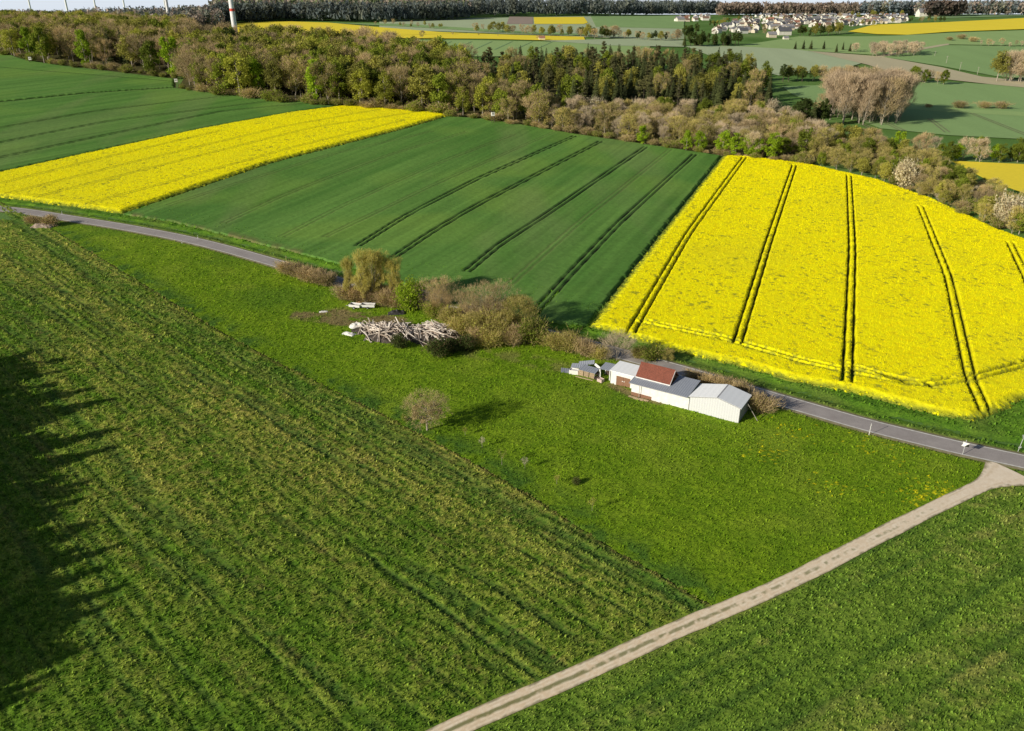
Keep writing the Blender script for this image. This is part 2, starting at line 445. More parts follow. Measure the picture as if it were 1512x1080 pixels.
LRAPE_TL = [pair([(0, 276), (150, 238), (330, 196)], 1.7), pair([(10, 291), (200, 243), (420, 190), (560, 165)], 1.7), pair([(53, 296), (240, 248), (460, 192), (620, 168)], 1.7), pair([(130, 306), (290, 262), (430, 222), (600, 180)], 1.7)]
WHEAT_W = WP([(180, 318), (400, 243), (600, 191), (664, 172.5), (720, 177), (800, 190), (850, 199), (960, 215), (1064, 231), (968, 352), (866, 484), (790, 474), (700, 452), (600, 424), (506, 393), (442, 376), (400, 366), (330, 348), (250, 328)])
BACK1_W = WP([(0, 254), (160, 219.5), (300, 190), (430, 166), (500, 156), (400, 144), (258, 131), (130, 139), (0, 153), (-160, 172), (-160, 290)])
BACK2_W = WP([(-160, 169), (0, 150), (130, 137), (257, 129), (257, 117), (130, 104), (40, 90), (0, 76), (-160, 50)])

def track_mask(p, groups, hw):
    m = np.zeros(len(p))
    wob = .55+.9*fbm(p[:, 0]*.25, p[:, 1]*.25, 313, 3)
    for g in groups:
        for L in g: m = np.maximum(m, band(-pdist(p, L), -hw*1.7, -hw*.8))
    return np.clip(m*np.clip(wob, 0, 1.15), 0, 1)

def make_wheat(seed, tl, faint, ang, hgt=.55, hw=.30, soil_w=None):
    u = np.array([math.cos(ang), math.sin(ang)]); w = np.array([-u[1], u[0]])
    def f(x, y):
        p = np.stack([x, y], 1); al = p@u; ac = p@w
        fine = fbm(x*1.1, y*1.1, seed, 3); st = fbm(ac*.22, al*.010, seed+3, 3); big = fbm(x*.018, y*.018, seed+5, 3); dr = vn(ac*.75, al*.02, seed+8)
        c = mixc((.088, .210, .036), (.132, .270, .052), band(st*.6+big*.4, .35, .65))
        c = mixc(c, (.200, .330, .055), band(fbm(x*.03, y*.03, seed+9, 2), .55, .8)*.5)
        c = mixc(c, (.19, .26, .085), band(fbm(x*.05, y*.012, seed+21, 3), .55, .75)*.4)
        c = c*(.84+.32*fine)[:, None]*(.90+.2*dr)[:, None]*(.93+.14*vn(ac*1.6, al*.03, seed+31))[:, None]
        m = track_mask(p, tl, hw); mf = track_mask(p, faint, .22)*.75
        c = mixc(c, (.022, .030, .014), m); c = mixc(c, (.15, .12, .06), mf*.55)
        if soil_w is not None:
            sd = pdist(p, soil_w); c = mixc(c, (.20, .145, .075), band(-sd, -5, -1)*band(fbm(x*.3, y*.1, seed+11, 3), .4, .6)*.7)
        return hgt*(1-m)*(1-.5*mf)+.10*(fine-.5)+.05*(dr-.5), c
    return f

def make_rape(seed, tl, head, hgt=1.15, hw=.25, edge=None, rim=None, lines=None):
    def f(x, y):
        p = np.stack([x, y], 1)
        fine = vn(x*2.3, y*2.3, seed); f2 = fbm(x*.9, y*.9, seed+2, 3); big = fbm(x*.03, y*.03, seed+5, 3); thin = fbm(x*.10, y*.10, seed+6, 4)
        c = mixc((.95, .82, .003), (.98, .92, .004), band(f2*.6+fine*.4, .3, .6))
        green = np.maximum((fine < .10)*1.0, band(-f2, -.34, -.24))*band(thin, .30, .55)*.75
        m = track_mask(p, tl, hw); mh = track_mask(p, head, .30)
        mh = mh*band(vn(x*.5, y*.5, seed+14), .10, .42)
        green = np.maximum(green, track_mask(p, head, 1.1)*(fine < .40)*.7)
        if edge is not None:
            ed = pdist(p, edge); green = np.maximum(green, band(-ed, -3.2, -.8)*(fine < .45)*.8)
        c = mixc(c, (.80, .74, .02), band(big, .5, .72)*.35); c = mixc(c, (.28, .32, .035), green)
        c = mixc(c, (.030, .050, .014), np.maximum(m, mh*.9))
        lift = hgt*(1-.93*np.maximum(m, mh*.8))+(.08*(fine-.5)+.11*(f2-.5))*(1-m)
        if lines is not None: c = mixc(c, (.22, .22, .02), track_mask(p, lines, .30)*.55)
        if rim is not None:
            rd = pdist(p, rim); k = band(rd+1.2*(f2-.5), .5, 2.6); lift = lift*(.30+.70*k); c = mixc(c, (.19, .25, .035), (1-k)*((fine < .8)*.85))
        return lift, c
    return f

# ------------------------------------------------------------------ ground
def ground():
    def ax(lim, near, cell, g):
        v = [0.0]
        while v[-1] < lim: v.append(v[-1]+(cell if v[-1] < near else max(cell, (v[-1]-near)*g+cell)))
        return v
    xs = ax(9000, 320, 5, .06); xs = np.array([-q for q in xs[:0:-1]]+xs)
    ys = np.array([-q for q in ax(300, 100, 10, .1)[:0:-1]]+ax(14000, 700, 5, .05))
    gx, gy = np.meshgrid(xs, ys, indexing='ij'); D = np.hypot(gx, gy)
    z = h(gx, gy)-.22-np.clip((D-400)/1500, 0, 1)*.4
    nx, ny = len(xs), len(ys); i, j = np.meshgrid(np.arange(nx-1), np.arange(ny-1), indexing='ij'); a = (i*ny+j).ravel()
    t = NT('grass_land'); p = t.pos()
    k = t.ramp(t.noise(p, .012, 5, .6), [(.3, (.085, .175, .035)), (.52, (.13, .24, .06)), (.7, (.20, .28, .10))])
    k = t.mix(k, t.gray(t.val(t.noise(p, .9, 4, .7), .6, 1.4)), 1.0, 'MULTIPLY')
    m = t.done(k, .95, .05, t.noise(p, 1.5, 4, .7), .6, .25)
    me = np_mesh('ground', np.stack([gx.ravel(), gy.ravel(), z.ravel()], 1), np.stack([a, a+ny, a+ny+1, a+1], 1), m, None, True)
    props(link('ground', me), kind='structure')
ground()

def strip(name, L, offs, zs, mat, cols=None):
    """ribbon along a line with cross-section offsets"""
    t = np.gradient(L, axis=0); t /= np.hypot(t[:, 0], t[:, 1])[:, None]; n = np.stack([-t[:, 1], t[:, 0]], 1)
    V = []; k = len(offs)
    for o, z in zip(offs, zs):
        q = L+n*(o if np.isscalar(o) else np.asarray(o)[:, None]); V.append(np.column_stack([q, h(q[:, 0], q[:, 1])+z]))
    V = np.stack(V, 1).reshape(-1, 3); i, j = np.meshgrid(np.arange(len(L)-1), np.arange(k-1), indexing='ij'); a = (i*k+j).ravel()
    F = np.stack([a, a+k, a+k+1, a+1], 1)
    me = np_mesh(name, V, F, mat, None if cols is None else cols(V, k), True)
    me.flip_normals() if me.polygons[0].normal.z < 0 else None
    return props(link(name, me), kind='structure')
M_ASPHALT = NT('asphalt'); _p = M_ASPHALT.pos()
M_ASPHALT = M_ASPHALT.done(M_ASPHALT.mix(M_ASPHALT.ramp(M_ASPHALT.noise(_p, .22, 6, .75), [(.3, (.30, .270, .262)), (.7, (.41, .375, .365))]), M_ASPHALT.gray(M_ASPHALT.val(M_ASPHALT.noise(_p, 6, 3, .7), .8, 1.2)), 1.0, 'MULTIPLY'), .9, .2)
M_PAINT = m_noise('road_paint', (.50, .49, .45), (.80, .79, .75), 1.4, .8, .2)
strip('road', ROAD, [-ROAD_W, 0, ROAD_W], [.10, .14, .10], M_ASPHALT)
M_GRAVEL = m_noise('gravel_shoulder', (.16, .15, .07), (.34, .30, .20), .9, .95, .05)
for s in (-1, 1):
    strip('road_shoulder', ROAD, sorted([s*ROAD_W, s*(ROAD_W+.7)]), [.095, .03] if s > 0 else [.03, .095], M_GRAVEL)
    strip('road_edge_line', ROAD, sorted([s*(ROAD_W-.12), s*(ROAD_W-.42)]), [.108, .108], M_PAINT)

def track_cols(V, k):
    x, y = V[:, 0], V[:, 1]; n = len(V); off = np.tile(np.linspace(-1, 1, k), n//k); al = np.repeat(np.arange(n//k), k)/(n/k)
    f = fbm(x*1.3, y*1.3, 401, 4); f2 = vn(x*4, y*4, 402); g = fbm(x*.08, y*.08, 409, 2)
    c = mixc((.80, .63, .43), (.96, .83, .64), band(f*.6+f2*.4, .3, .7)); c = mixc(c, (.80, .70, .58), al**2*.6)
    mid = band(-np.abs(off+.02+.10*(g-.5)+.10*(vn(x*1.1, y*1.1, 431)-.5)), -.27, -.14)
    grass = mid*band(f*.5+vn(x*2.2, y*2.2, 433)*.4+.62*(1-al)-.22, .40, .62)*np.where(al > .86, 0, 1)
    c = mixc(c, (.62, .48, .31), band(-np.abs(np.abs(off)-.55), -.16, -.04)*band(f, .4, .6)*.55)
    c = mixc(c, (.150, .165, .040), grass*(.90-.35*al))
    e = band(np.abs(off)+.5*(f-.5), .80, 1.0); c = mixc(c, (.15, .135, .05), e*.75)
    return c
tw = 1.38+.22*(fbm(TRACK[:, 0]*.2, TRACK[:, 1]*.2, 421, 3)-.5)
flare = np.clip((np.arange(len(TRACK))-(len(TRACK)-32))/32, 0, 1)**1.6
offs = np.linspace(-1, 1, 21)
strip('dirt_track', TRACK, [np.where(o > 0, (tw+flare*3.6)*o, (tw+flare*4.2)*o) for o in offs], [.085+.03*(abs(o) < .25)-.03*(abs(o) > .9) for o in offs], m_attr('gravel_track', 5, .9, 1.1), track_cols)

def off_track(fn):
    def f(x, y):
        l, c = fn(x, y); d = pdist(np.stack([x, y], 1), TRACK); k = np.clip((len(TRACK)-16), 0, None)
        d2 = pdist(np.stack([x, y], 1), TRACK[-36:])-np.interp(0, [0], [0])
        near = d < 1.75
        fl = np.zeros(len(x), bool)
        for i in range(len(TRACK)-32, len(TRACK), 2):
            fl |= np.hypot(x-TRACK[i, 0], y-TRACK[i, 1]) < 1.75+flare[i]*3.4
        return np.where(near | fl, -.02, l), c
    return f
fm, fl_, fw = off_track(fn_meadow), off_track(fn_left), off_track(fn_lower)
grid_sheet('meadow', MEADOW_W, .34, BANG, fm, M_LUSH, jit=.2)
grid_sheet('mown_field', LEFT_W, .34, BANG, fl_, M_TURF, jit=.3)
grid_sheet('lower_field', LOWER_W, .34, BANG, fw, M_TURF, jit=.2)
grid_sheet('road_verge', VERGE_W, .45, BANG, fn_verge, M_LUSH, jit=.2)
wa = math.atan2(*(WHEAT_TL[2][0][-1]-WHEAT_TL[2][0][0])[::-1])
soil_edge = WP([(185, 320), (330, 349), (440, 378)], 10, False)
grid_sheet('wheat_field', WHEAT_W, .5, wa, make_wheat(501, WHEAT_TL, WHEAT_FAINT, wa, soil_w=soil_edge), M_CROP, jit=.5)
grid_sheet('rapeseed_field', RAPE_W, .36, wa, make_rape(601, RAPE_TL, RAPE_HEAD, edge=np.concatenate([RAPE_W[-60:], RAPE_W[:1]]), rim=np.concatenate([RAPE_W, RAPE_W[:1]])), M_RAPE, jit=.7, edgecol=(.15, .19, .03))
grid_sheet('rapeseed_field', LRAPE_W, .5, wa, make_rape(701, [], [], 1.2, .15, lines=LRAPE_TL, rim=np.concatenate([LRAPE_W, LRAPE_W[:1]])), M_RAPE, jit=.7, edgecol=(.15, .19, .03))
b1 = math.atan2(*(np.array(P(430, 175))-np.array(P(60, 245)))[::-1])
def tls(lines): return [pair(l, 1.9) for l in lines]
grid_sheet('wheat_field', BACK1_W, .7, b1, make_wheat(801, tls([[(0, 190), (150, 164), (360, 140)], [(0, 212), (160, 180), (420, 148)], [(0, 234), (160, 200), (330, 165), (470, 152)]]), [], b1, .5, .35), M_CROP, jit=.5)
grid_sheet('wheat_field', BACK2_W, .8, b1, make_wheat(851, tls([[(0, 100), (120, 110), (255, 121)]]), [], b1, .5, .3), M_CROP, jit=.5)

LB = 'short leafy grass and clover covering the '
sprinkle('meadow_grass', MEADOW_W, 20, fm, .20, M_BLADE, LB+'bright green meadow around the sheds', maxd=330)
sprinkle('mown_field_grass', LEFT_W, 24, fl_, .26, M_BLADE, LB+'striped field on the left of the photo', maxd=360, jitter=.5)
sprinkle('lower_field_grass', LOWER_W, 24, fw, .24, M_BLADE, LB+'field below the dirt track', jitter=.5)
def rape_leaf(f):
    def g(x, y):
        l, c = f(x, y); return l+.02, np.where(l[:, None] < .6, c*.4, c)
    return g
FR, FLR = make_rape(601, RAPE_TL, RAPE_HEAD, edge=np.concatenate([RAPE_W[-60:], RAPE_W[:1]]), rim=np.concatenate([RAPE_W, RAPE_W[:1]])), make_rape(701, [], [], 1.2, .15, lines=LRAPE_TL, rim=np.concatenate([LRAPE_W, LRAPE_W[:1]]))
sprinkle('rapeseed_flowers', RAPE_W, 14, rape_leaf(FR), .155, M_PETAL, 'yellow rapeseed flowers covering the right-hand field beside the road', ref=150, power=1.0, jitter=.12, gain=1.0, steep=.5)
sprinkle('rapeseed_flowers', LRAPE_W, 8, rape_leaf(FLR), .16, M_PETAL, 'yellow rapeseed flowers covering the narrow upper-left field', ref=200, power=1.0, jitter=.12, gain=1.0, steep=.5)
sprinkle('verge_grass', VERGE_W, 10, fn_verge, .30, M_BLADE, 'rough green grass along the upper side of the asphalt road', maxd=360)

# ------------------------------------------------------------------ far fields
def m_field(name, c, stripe=None, ang=0, var=.12):
    t = NT(name); p = t.pos((1, .15, 1), -ang)
    k = t.mix(tuple(v*(1-var) for v in c), tuple(v*(1+var) for v in c), t.noise(p, .05, 4, .6))
    k = t.mix(k, t.gray(t.val(t.noise(t.pos(), .6, 3, .7), .85, 1.15)), 1.0, 'MULTIPLY')
    return t.done(k, .95, .05)
F_GREEN = m_field('far_green', (.265, .405, .160)); F_PALE = m_field('far_pale_green', (.42, .50, .31)); F_YEL = m_field('far_rapeseed', (.92, .74, .06), var=.08)  # distance haze is painted in: these far field colours are paled for it
F_TAN = m_field('far_stubble', (.52, .47, .31)); F_BROWN = m_field('far_soil', (.36, .29, .24)); F_BLUE = m_field('far_bluegreen', (.270, .415, .190)); F_MID = m_field('far_midgreen', (.315, .450, .175))
FF = [('far_field', [(560, 44), (660, 47), (900, 56), (1010, 58), (1010, 24), (880, 24), (700, 27), (560, 31)], F_PALE, .2),
      ('far_field', [(880, 40), (1010, 43), (1010, 23), (872, 24)], F_GREEN, .6),
      ('far_rapeseed_field', [(318, 46), (335, 36), (406, 31.5), (485, 34), (551, 40), (651, 48), (750, 52), (862, 55), (864, 60), (790, 60), (717, 58), (601, 57), (459, 56), (386, 55)], F_YEL, .9),
      ('far_field', [(480, 34), (620, 41), (760, 50), (870, 54), (870, 51), (760, 46), (600, 36)], F_GREEN, .7),
      ('far_field', [(596, 60), (700, 60), (800, 62), (960, 66), (960, 84), (700, 84), (600, 70)], F_MID, .7),
      ('far_field', [(800, 61), (960, 57), (1010, 60), (1010, 70), (900, 68), (860, 65)], F_PALE, 1.1),
      ('far_rapeseed_field', [(789, 36), (862, 36), (868, 34), (862, 25.5), (788, 26)], F_YEL, .9),
      ('far_field', [(748, 36), (787, 36), (787, 25.5), (752, 25)], F_BROWN, .9),
      ('far_rapeseed_field', [(1252, 47), (1290, 37), (1400, 33), (1512, 27), (1600, 23), (1600, 41), (1512, 43.5), (1400, 47.5), (1340, 52), (1295, 51)], F_YEL, .9),
      ('far_field', [(1350, 28), (1512, 24), (1600, 21), (1600, 12), (1380, 18)], F_BLUE, .6),
      ('far_field', [(1010, 66), (1090, 68), (1180, 54), (1300, 54), (1400, 49), (1512, 45), (1620, 43), (1620, 66), (1512, 68), (1400, 66), (1300, 82), (1200, 76), (1100, 72)], F_MID, .4),
      ('far_field', [(1010, 68), (1090, 69), (1170, 73), (1290, 88), (1240, 104), (1150, 112), (1080, 95)], F_PALE, .5),
      ('far_field', [(1195, 76), (1300, 84), (1390, 100), (1450, 114), (1620, 130), (1620, 140), (1470, 126), (1380, 116), (1330, 112), (1280, 96)], F_TAN, .8),
      ('far_field', [(1300, 84), (1392, 67), (1512, 69), (1620, 66), (1620, 126), (1470, 113), (1390, 98)], F_GREEN, .5),
      ('far_path', [(1300, 85.5), (1392, 68.5), (1402, 66.5), (1400, 65), (1388, 66.5), (1290, 84)], F_TAN, .9),
      ('far_field', [(1155, 128), (1280, 124), (1380, 120), (1512, 128), (1620, 142), (1620, 215), (1512, 206), (1400, 200), (1300, 190), (1170, 140)], F_GREEN, .3),
      ('far_field', [(1280, 150), (1400, 160), (1620, 172), (1620, 178), (1400, 166), (1280, 157)], F_MID, .5),
      ('far_rapeseed_field', [(1404, 238), (1512, 243), (1620, 247), (1620, 320), (1512, 286), (1460, 268)], F_YEL, .4)]
for nme, px, m, z in FF:
    flat_sheet(nme, np.array([P(*q) for q in dense(px, 10)]), m, z*.4)
M_FTRACK = m_noise('far_tramline', (.17, .19, .10), (.24, .24, .14), .3)
for a, b in (((1370, 176), (1395, 196)), ((1297, 178), (1330, 194)), ((1432, 168), (1512, 200)), ((1270, 184), (1288, 192))):
    for d in (0, 5): strip('far_tramline', WP([(a[0]+d, a[1]), (b[0]+d*1.4, b[1])], 4, False), [-.45, .45], [.30, .30], M_FTRACK)
for i in range(6):
    x0 = 640+i*30; strip('far_tramline', WP([(x0+26, 62), (x0, 74)], 4, False), [-.8, .8], [.45, .45], F_BLUE)
# ------------------------------------------------------------------ plant prototypes
def rv(s=1): 
    v = Vector((random.gauss(0, 1), random.gauss(0, 1), random.gauss(0, 1))); return v.normalized()*s
def tri_cloud(C, S, flat=0.0, long=1.0, D=None):
    """random leaf triangles at C with size S; D gives a preferred long direction"""
    n = len(C); a = RNG.normal(size=(n, 3)); a /= np.linalg.norm(a, axis=1)[:, None]
    if D is not None: a = D/np.linalg.norm(D, axis=1)[:, None]
    b = RNG.normal(size=(n, 3)); b -= (b*a).sum(1)[:, None]*a; b /= np.linalg.norm(b, axis=1)[:, None]
    S = np.broadcast_to(S, (n,))[:, None]
    return np.stack([C-b*S*.5, C+b*S*.5, C+a*S*long], 1).reshape(-1, 3)
def tri_mesh(name, V, mat): return np_mesh(name, V, np.arange(len(V)).reshape(-1, 3), mat)
def ball(n, bias=.5):
    v = RNG.normal(size=(n, 3)); v /= np.linalg.norm(v, axis=1)[:, None]; return v*(RNG.random(n)**bias)[:, None]

def skeleton(mb, p, d, L, r, lev, maxlev, nb, tips, spread=.7, up=.25, sides=5):
    """recursive limbs; tips collects (point, direction)"""
    q = p
    for k in range(3):
        d2 = (d+rv(.16)+Vector((0, 0, up*.15))).normalized(); e = q+d2*L/3; r2 = r*(.86 if k < 2 else .7)
        mb.tube(q, e, r, r2, max(3, sides), False); q, d, r = e, d2, r2
        if lev >= 1: tips.append((Vector(q), Vector(d), lev))
    if lev >= maxlev: return
    for i in range(nb):
        t = d.orthogonal().normalized(); t.rotate(Matrix.Rotation(2*PI*(i+random.random()*.7)/nb, 3, d))
        n = (d+t*spread*(.7+.6*random.random())+Vector((0, 0, up))).normalized()
        skeleton(mb, q, n, L*(.62+.2*random.random()), r*.72, lev+1, maxlev, nb, tips, spread, up, sides-1)

def proto_bare(H=18, W=10, twigs=2600, tl=1.5, tw=.10, trunk=.18, lev=3, nb=3, leaf=0, lsize=.3, up=.3, spread=.75, limbs=13, stems=1, lr=.0065):
    """tree without full leaf: leader, limbs and a haze of twigs (and young leaves)"""
    mb = MB(); tips = []; tr = H*trunk
    for st in range(stems):
        o = Vector((0, 0, -.6)) if stems == 1 else Vector((random.gauss(0, W*.08), random.gauss(0, W*.08), -.6)); lean = Vector((random.gauss(0, .05), random.gauss(0, .05), 1)) if stems == 1 else Vector((random.gauss(0, .16), random.gauss(0, .16), 1))
        pts = [o+lean*(H*.93*k/7)+(rv(H*.012) if 0 < k else Vector()) for k in range(8)]
        for k in range(7):
            r0, r1 = (H*.017*(1-.8*q/7)/stems**.4 for q in (k, k+1)); mb.tube(pts[k], pts[k+1], r0, r1, 7, False)
            if k >= 3: tips.append((pts[k+1].copy(), Vector((0, 0, 1)), 2))
        for i in range(limbs//stems):
            f = trunk+(.86-trunk)*((i+random.random())/(limbs//stems))**1.1; q = f*.999*7*(1/.93)*.93; k = min(6, int(q)); p = pts[k].lerp(pts[k+1], q-k)
            g = (f-trunk)/(1-trunk); env = W/2*max(.22, math.sin(PI*(.18+.80*g))**.7); a = 2.4*i+random.uniform(-.5, .5)
            d = Vector((math.cos(a)*spread, math.sin(a)*spread, .35+.9*up+.5*g)).normalized(); L = env/max(.35, math.hypot(d.x, d.y))*.52
            L = min(L, (H*1.02-p.z)/max(.2, d.z)*.62)
            skeleton(mb, p, d, L, H*lr*(1-.5*g), 1, lev, nb, tips, spread*.85, up*.6, 5)
    T = np.array([t[0][:] for t in tips]); Dr = np.array([t[1][:] for t in tips]); lv = np.array([t[2] for t in tips], float)
    wgt = lv**.7*np.where(T[:, 2] < tr*.8, .25, 1); wgt /= wgt.sum()
    k = RNG.choice(len(T), twigs, p=wgt); C = T[k]+RNG.normal(size=(twigs, 3))*tl*.35; out = C-np.array([0, 0, H*.35]); out /= np.linalg.norm(out, axis=1)[:, None]
    D = Dr[k]*.8+out*.6+RNG.normal(size=(twigs, 3))*.45+np.array([0, 0, up])
    V = tri_cloud(C, tw*(.6+.8*RNG.random(twigs)), long=1, D=D).reshape(-1, 3, 3); dd = D/np.linalg.norm(D, axis=1)[:, None]; V[:, 2] = C+dd*(tl*(.5+.9*RNG.random(twigs)))[:, None]
    V = V.reshape(-1, 3)
    if leaf:
        k = RNG.choice(len(T), leaf, p=wgt); CL = T[k]+RNG.normal(size=(leaf, 3))*tl*.55
        return mb, V, tri_cloud(CL, lsize*(.6+.8*RNG.random(leaf)))
    return mb, V, None

def proto_leafy(H=18, W=9, clumps=34, per=80, ls=.6, base=.25, trunk=.25, top=1.0, ragged=.3):
    mb = MB(); tr = H*trunk
    mb.tube((0, 0, -.6), (0, 0, tr), H*.018, H*.015, 7, False); mb.tube((0, 0, tr), (.2, .1, H*.8), H*.015, H*.005, 6, False)
    zc = H*(base+1)/2; hz = H*(1-base)/2; C = []
    for i in range(clumps):
        u = rv(); f = .45+.55*random.random()**.6
        w = W/2*(1-.18*u.z) if top >= 1 else W/2*(1-.45*max(u.z, 0))
        c = np.array([u.x*w*f*.86, u.y*w*f*.86, zc+u.z*hz*f*.88]); r = W*(.10+.11*random.random())
        C.append(c+ball(per, .4)*r*np.array([1, 1, .8])+RNG.normal(size=(per, 3))*ragged*.4)
        if i % 3 == 0: mb.tube((0, 0, min(c[2]*.75, H*.7)), c, H*.006, H*.002, 4, False)
    C = np.concatenate(C); return mb, tri_cloud(C, ls*(.55+.9*RNG.random(len(C))), long=.9), None

def proto_spruce(H=20, W=6.5, tiers=24, per=16, wl=.40, gaps=.05):
    mb = MB(); mb.tube((0, 0, -.6), (0, 0, H*.97), H*.015, H*.002, 6, False); V = []
    for i in range(tiers):
        f = i/(tiers-1); z = H*(.10+.88*f); L = W/2*(1-f)**.85+.25
        n = max(5, int(per*(1-f*.55)))
        for k in range(n):
            if random.random() < gaps: continue
            a = 2*PI*(k+random.random())/n; l = L*(.7+.5*random.random()); dz = -l*(.30+.25*random.random())
            d = np.array([math.cos(a), math.sin(a), 0]); s = np.array([-d[1], d[0], 0]); w = l*wl+.12; o = np.array([0, 0, z+random.gauss(0, .18)])
            tip = o+d*l+np.array([0, 0, dz+.25]); m = o+d*l*.55+np.array([0, 0, dz*.35])
            V += [o, m+s*w-np.array([0, 0, .25]), tip, o, tip, m-s*w-np.array([0, 0, .25])]
            V += [m, tip+s*w*.8+np.array([0, 0, -.3]), tip+d*.35, m+np.array([0, 0, .1]), m-s*w*1.1+np.array([0, 0, -.45]), tip]
    for k in range(6): a = k; V += [np.array([.12*math.cos(a), .12*math.sin(a), H*.93]), np.array([.12*math.cos(a+2), .12*math.sin(a+2), H*.93]), np.array([0, 0, H])]
    return mb, np.array(V), None
def proto_pine(H=20, W=7):
    mb = MB(); mb.tube((0, 0, -.6), (0, 0, H*.9), H*.016, H*.006, 6, False); C = []
    for i in range(20):
        f = random.random(); z = H*(.52+.46*f); r = W/2*(1-.75*f)*(.4+.6*random.random()); a = random.random()*2*PI
        c = np.array([r*math.cos(a), r*math.sin(a), z]); mb.tube((0, 0, z-1), c, .12, .04, 4, False)
        C.append(c+ball(85, .5)*np.array([1.25, 1.25, .6]))
    C = np.concatenate(C); return mb, tri_cloud(C, .55*(.6+.8*RNG.random(len(C)))), None

def thicket(H=3, W=4, n=1500, tw=.05, tl=1.0, leaf=500, ls=.25):
    """shrub: many stems from the ground, twigs and young leaves"""
    mb = MB(); T = []
    for i in range(16):
        a = random.random()*2*PI; b = Vector((math.cos(a), math.sin(a), 0))*W*.22*random.random()
        e = Vector((math.cos(a)*W*.5*random.random(), math.sin(a)*W*.5*random.random(), H*(.45+.45*random.random())))
        mb.tube(b-Vector((0, 0, .3)), (b+e)/2+rv(.2), .05, .035, 4, False); mb.tube((b+e)/2, e, .035, .015, 4, False); T.append(e)
    T = np.array([t[:] for t in T]); k = RNG.integers(0, len(T), n)
    C = T[k]*RNG.random((n, 1))**.35*np.array([1.05, 1.05, 1])+RNG.normal(size=(n, 3))*np.array([W*.12, W*.12, H*.10]); C[:, 2] = np.maximum(C[:, 2], .05)
    D = C-np.array([0, 0, -H*.1])+RNG.normal(size=(n, 3))*H*.3; V = tri_cloud(C, tw*(.6+.8*RNG.random(n)), D=D).reshape(-1, 3, 3)
    dd = D/np.linalg.norm(D, axis=1)[:, None]; V[:, 2] = C+dd*(tl*(.4+.8*RNG.random(n)))[:, None]
    L = None
    if leaf:
        k = RNG.integers(0, len(T), leaf); CL = T[k]*RNG.random((leaf, 1))**.35+RNG.normal(size=(leaf, 3))*np.array([W*.13, W*.13, H*.13]); CL[:, 2] = np.abs(CL[:, 2])+.1
        L = tri_cloud(CL, ls*(.6+.8*RNG.random(leaf)))
    return mb, V.reshape(-1, 3), L

L_GREEN = m_leaf('leaf_green', (.215, .275, .034), .35, .35); L_BRIGHT = m_leaf('leaf_bright', (.28, .41, .025), .25, .4)
L_OLIVE = m_leaf('leaf_olive', (.315, .315, .070), .35, .3); L_DARK = m_leaf('leaf_dark', (.070, .105, .024), .35, .25)
L_SPRUCE = m_leaf('needles_spruce', (.075, .095, .035), .4, .1); L_PINE = m_leaf('needles_pine', (.115, .120, .048), .35, .1)
L_WHITE = m_leaf('blossom_white', (.52, .48, .34), .2, .3); L_PINK = m_leaf('blossom_pink', (.62, .50, .46), .12, .3)
T_BROWN = m_leaf('twigs_brown', (.44, .345, .195), .28, .1); T_PALE = m_leaf('twigs_pale', (.53, .44, .31), .22, .1)
T_WARM = m_leaf('twigs_warm', (.50, .42, .165), .22, .15); T_DARK = m_leaf('twigs_dark', (.180, .125, .075), .3, .1)
T_WILLOW = m_leaf('twigs_willow', (.52, .47, .145), .15, .25); L_WILLOW = m_leaf('leaf_willow', (.52, .48, .10), .15, .35)

T_POP = m_leaf('twigs_poplar', (.430, .340, .235), .18, .1)
PROTO = {}
def crop_low(r, z):
    mb, V, LV = r; f = lambda A: A[(A.reshape(-1, 3, 3)[:, :, 2].min(1) > z).repeat(3)]
    return mb, f(V), (None if LV is None else f(LV))
def reg(kind, n, H, fn, bark, cm, lm=None):
    L = []
    for i in range(n):
        mb, V, LV = fn(); tm = mb.mesh(kind+'_trunk', bark, True); cm_ = tri_mesh(kind+'_crown', V, cm)
        lv = tri_mesh(kind+'_leaves', LV, lm or cm) if LV is not None else None
        mz = float(np.percentile(V[:, 2], 99.3))
        mb2 = None
        L.append((tm, cm_, lv, mz, (V, LV, mb)))
    PROTO[kind] = (L, cm, lm, bark)
reg('bare', 5, 18, lambda: proto_bare(18, 11+2*random.random(), 3200, 1.5, .12), M_PALEBARK, T_BROWN)
reg('oldbare', 3, 18, lambda: proto_bare(18, 11, 2600, 1.4, .11, leaf=1100, lsize=.55), M_PALEBARK, T_BROWN, L_OLIVE)
reg('pale', 4, 16, lambda: proto_bare(16, 9+2*random.random(), 3000, 1.5, .12, .10, up=.55), M_PALEBARK, T_PALE)
reg('warm', 3, 14, lambda: proto_bare(14, 10, 2400, 1.3, .11, .06, leaf=1000, lsize=.5, up=.4), M_PALEBARK, T_WARM, L_OLIVE)
reg('poplar', 3, 24, lambda: proto_bare(24, 12, 5200, 1.8, .14, .08, up=.8, spread=.62, limbs=22), M_PALEBARK, T_POP)
reg('leafy', 5, 18, lambda: proto_leafy(18, 9+2*random.random(), 42, 85, .62, .06), M_PALEBARK, L_GREEN)
reg('bright', 3, 18, lambda: proto_leafy(18, 9, 40, 80, .6, .04, .2), M_PALEBARK, L_BRIGHT)
reg('olive', 5, 18, lambda: proto_leafy(18, 10+2*random.random(), 44, 75, .6, .15, ragged=.9), M_PALEBARK, L_OLIVE)
L_LIME = m_leaf('leaf_lime', (.330, .355, .055), .3, .35)
reg('lime', 4, 18, lambda: proto_leafy(18, 9+2*random.random(), 44, 72, .55, .08, ragged=.8), M_PALEBARK, L_LIME)
reg('dark', 2, 18, lambda: proto_leafy(18, 8, 34, 80, .6, .1), M_BARK, L_DARK)
reg('spruce', 4, 20, lambda: proto_spruce(20, 6+1.5*random.random()), M_BARK, L_SPRUCE)
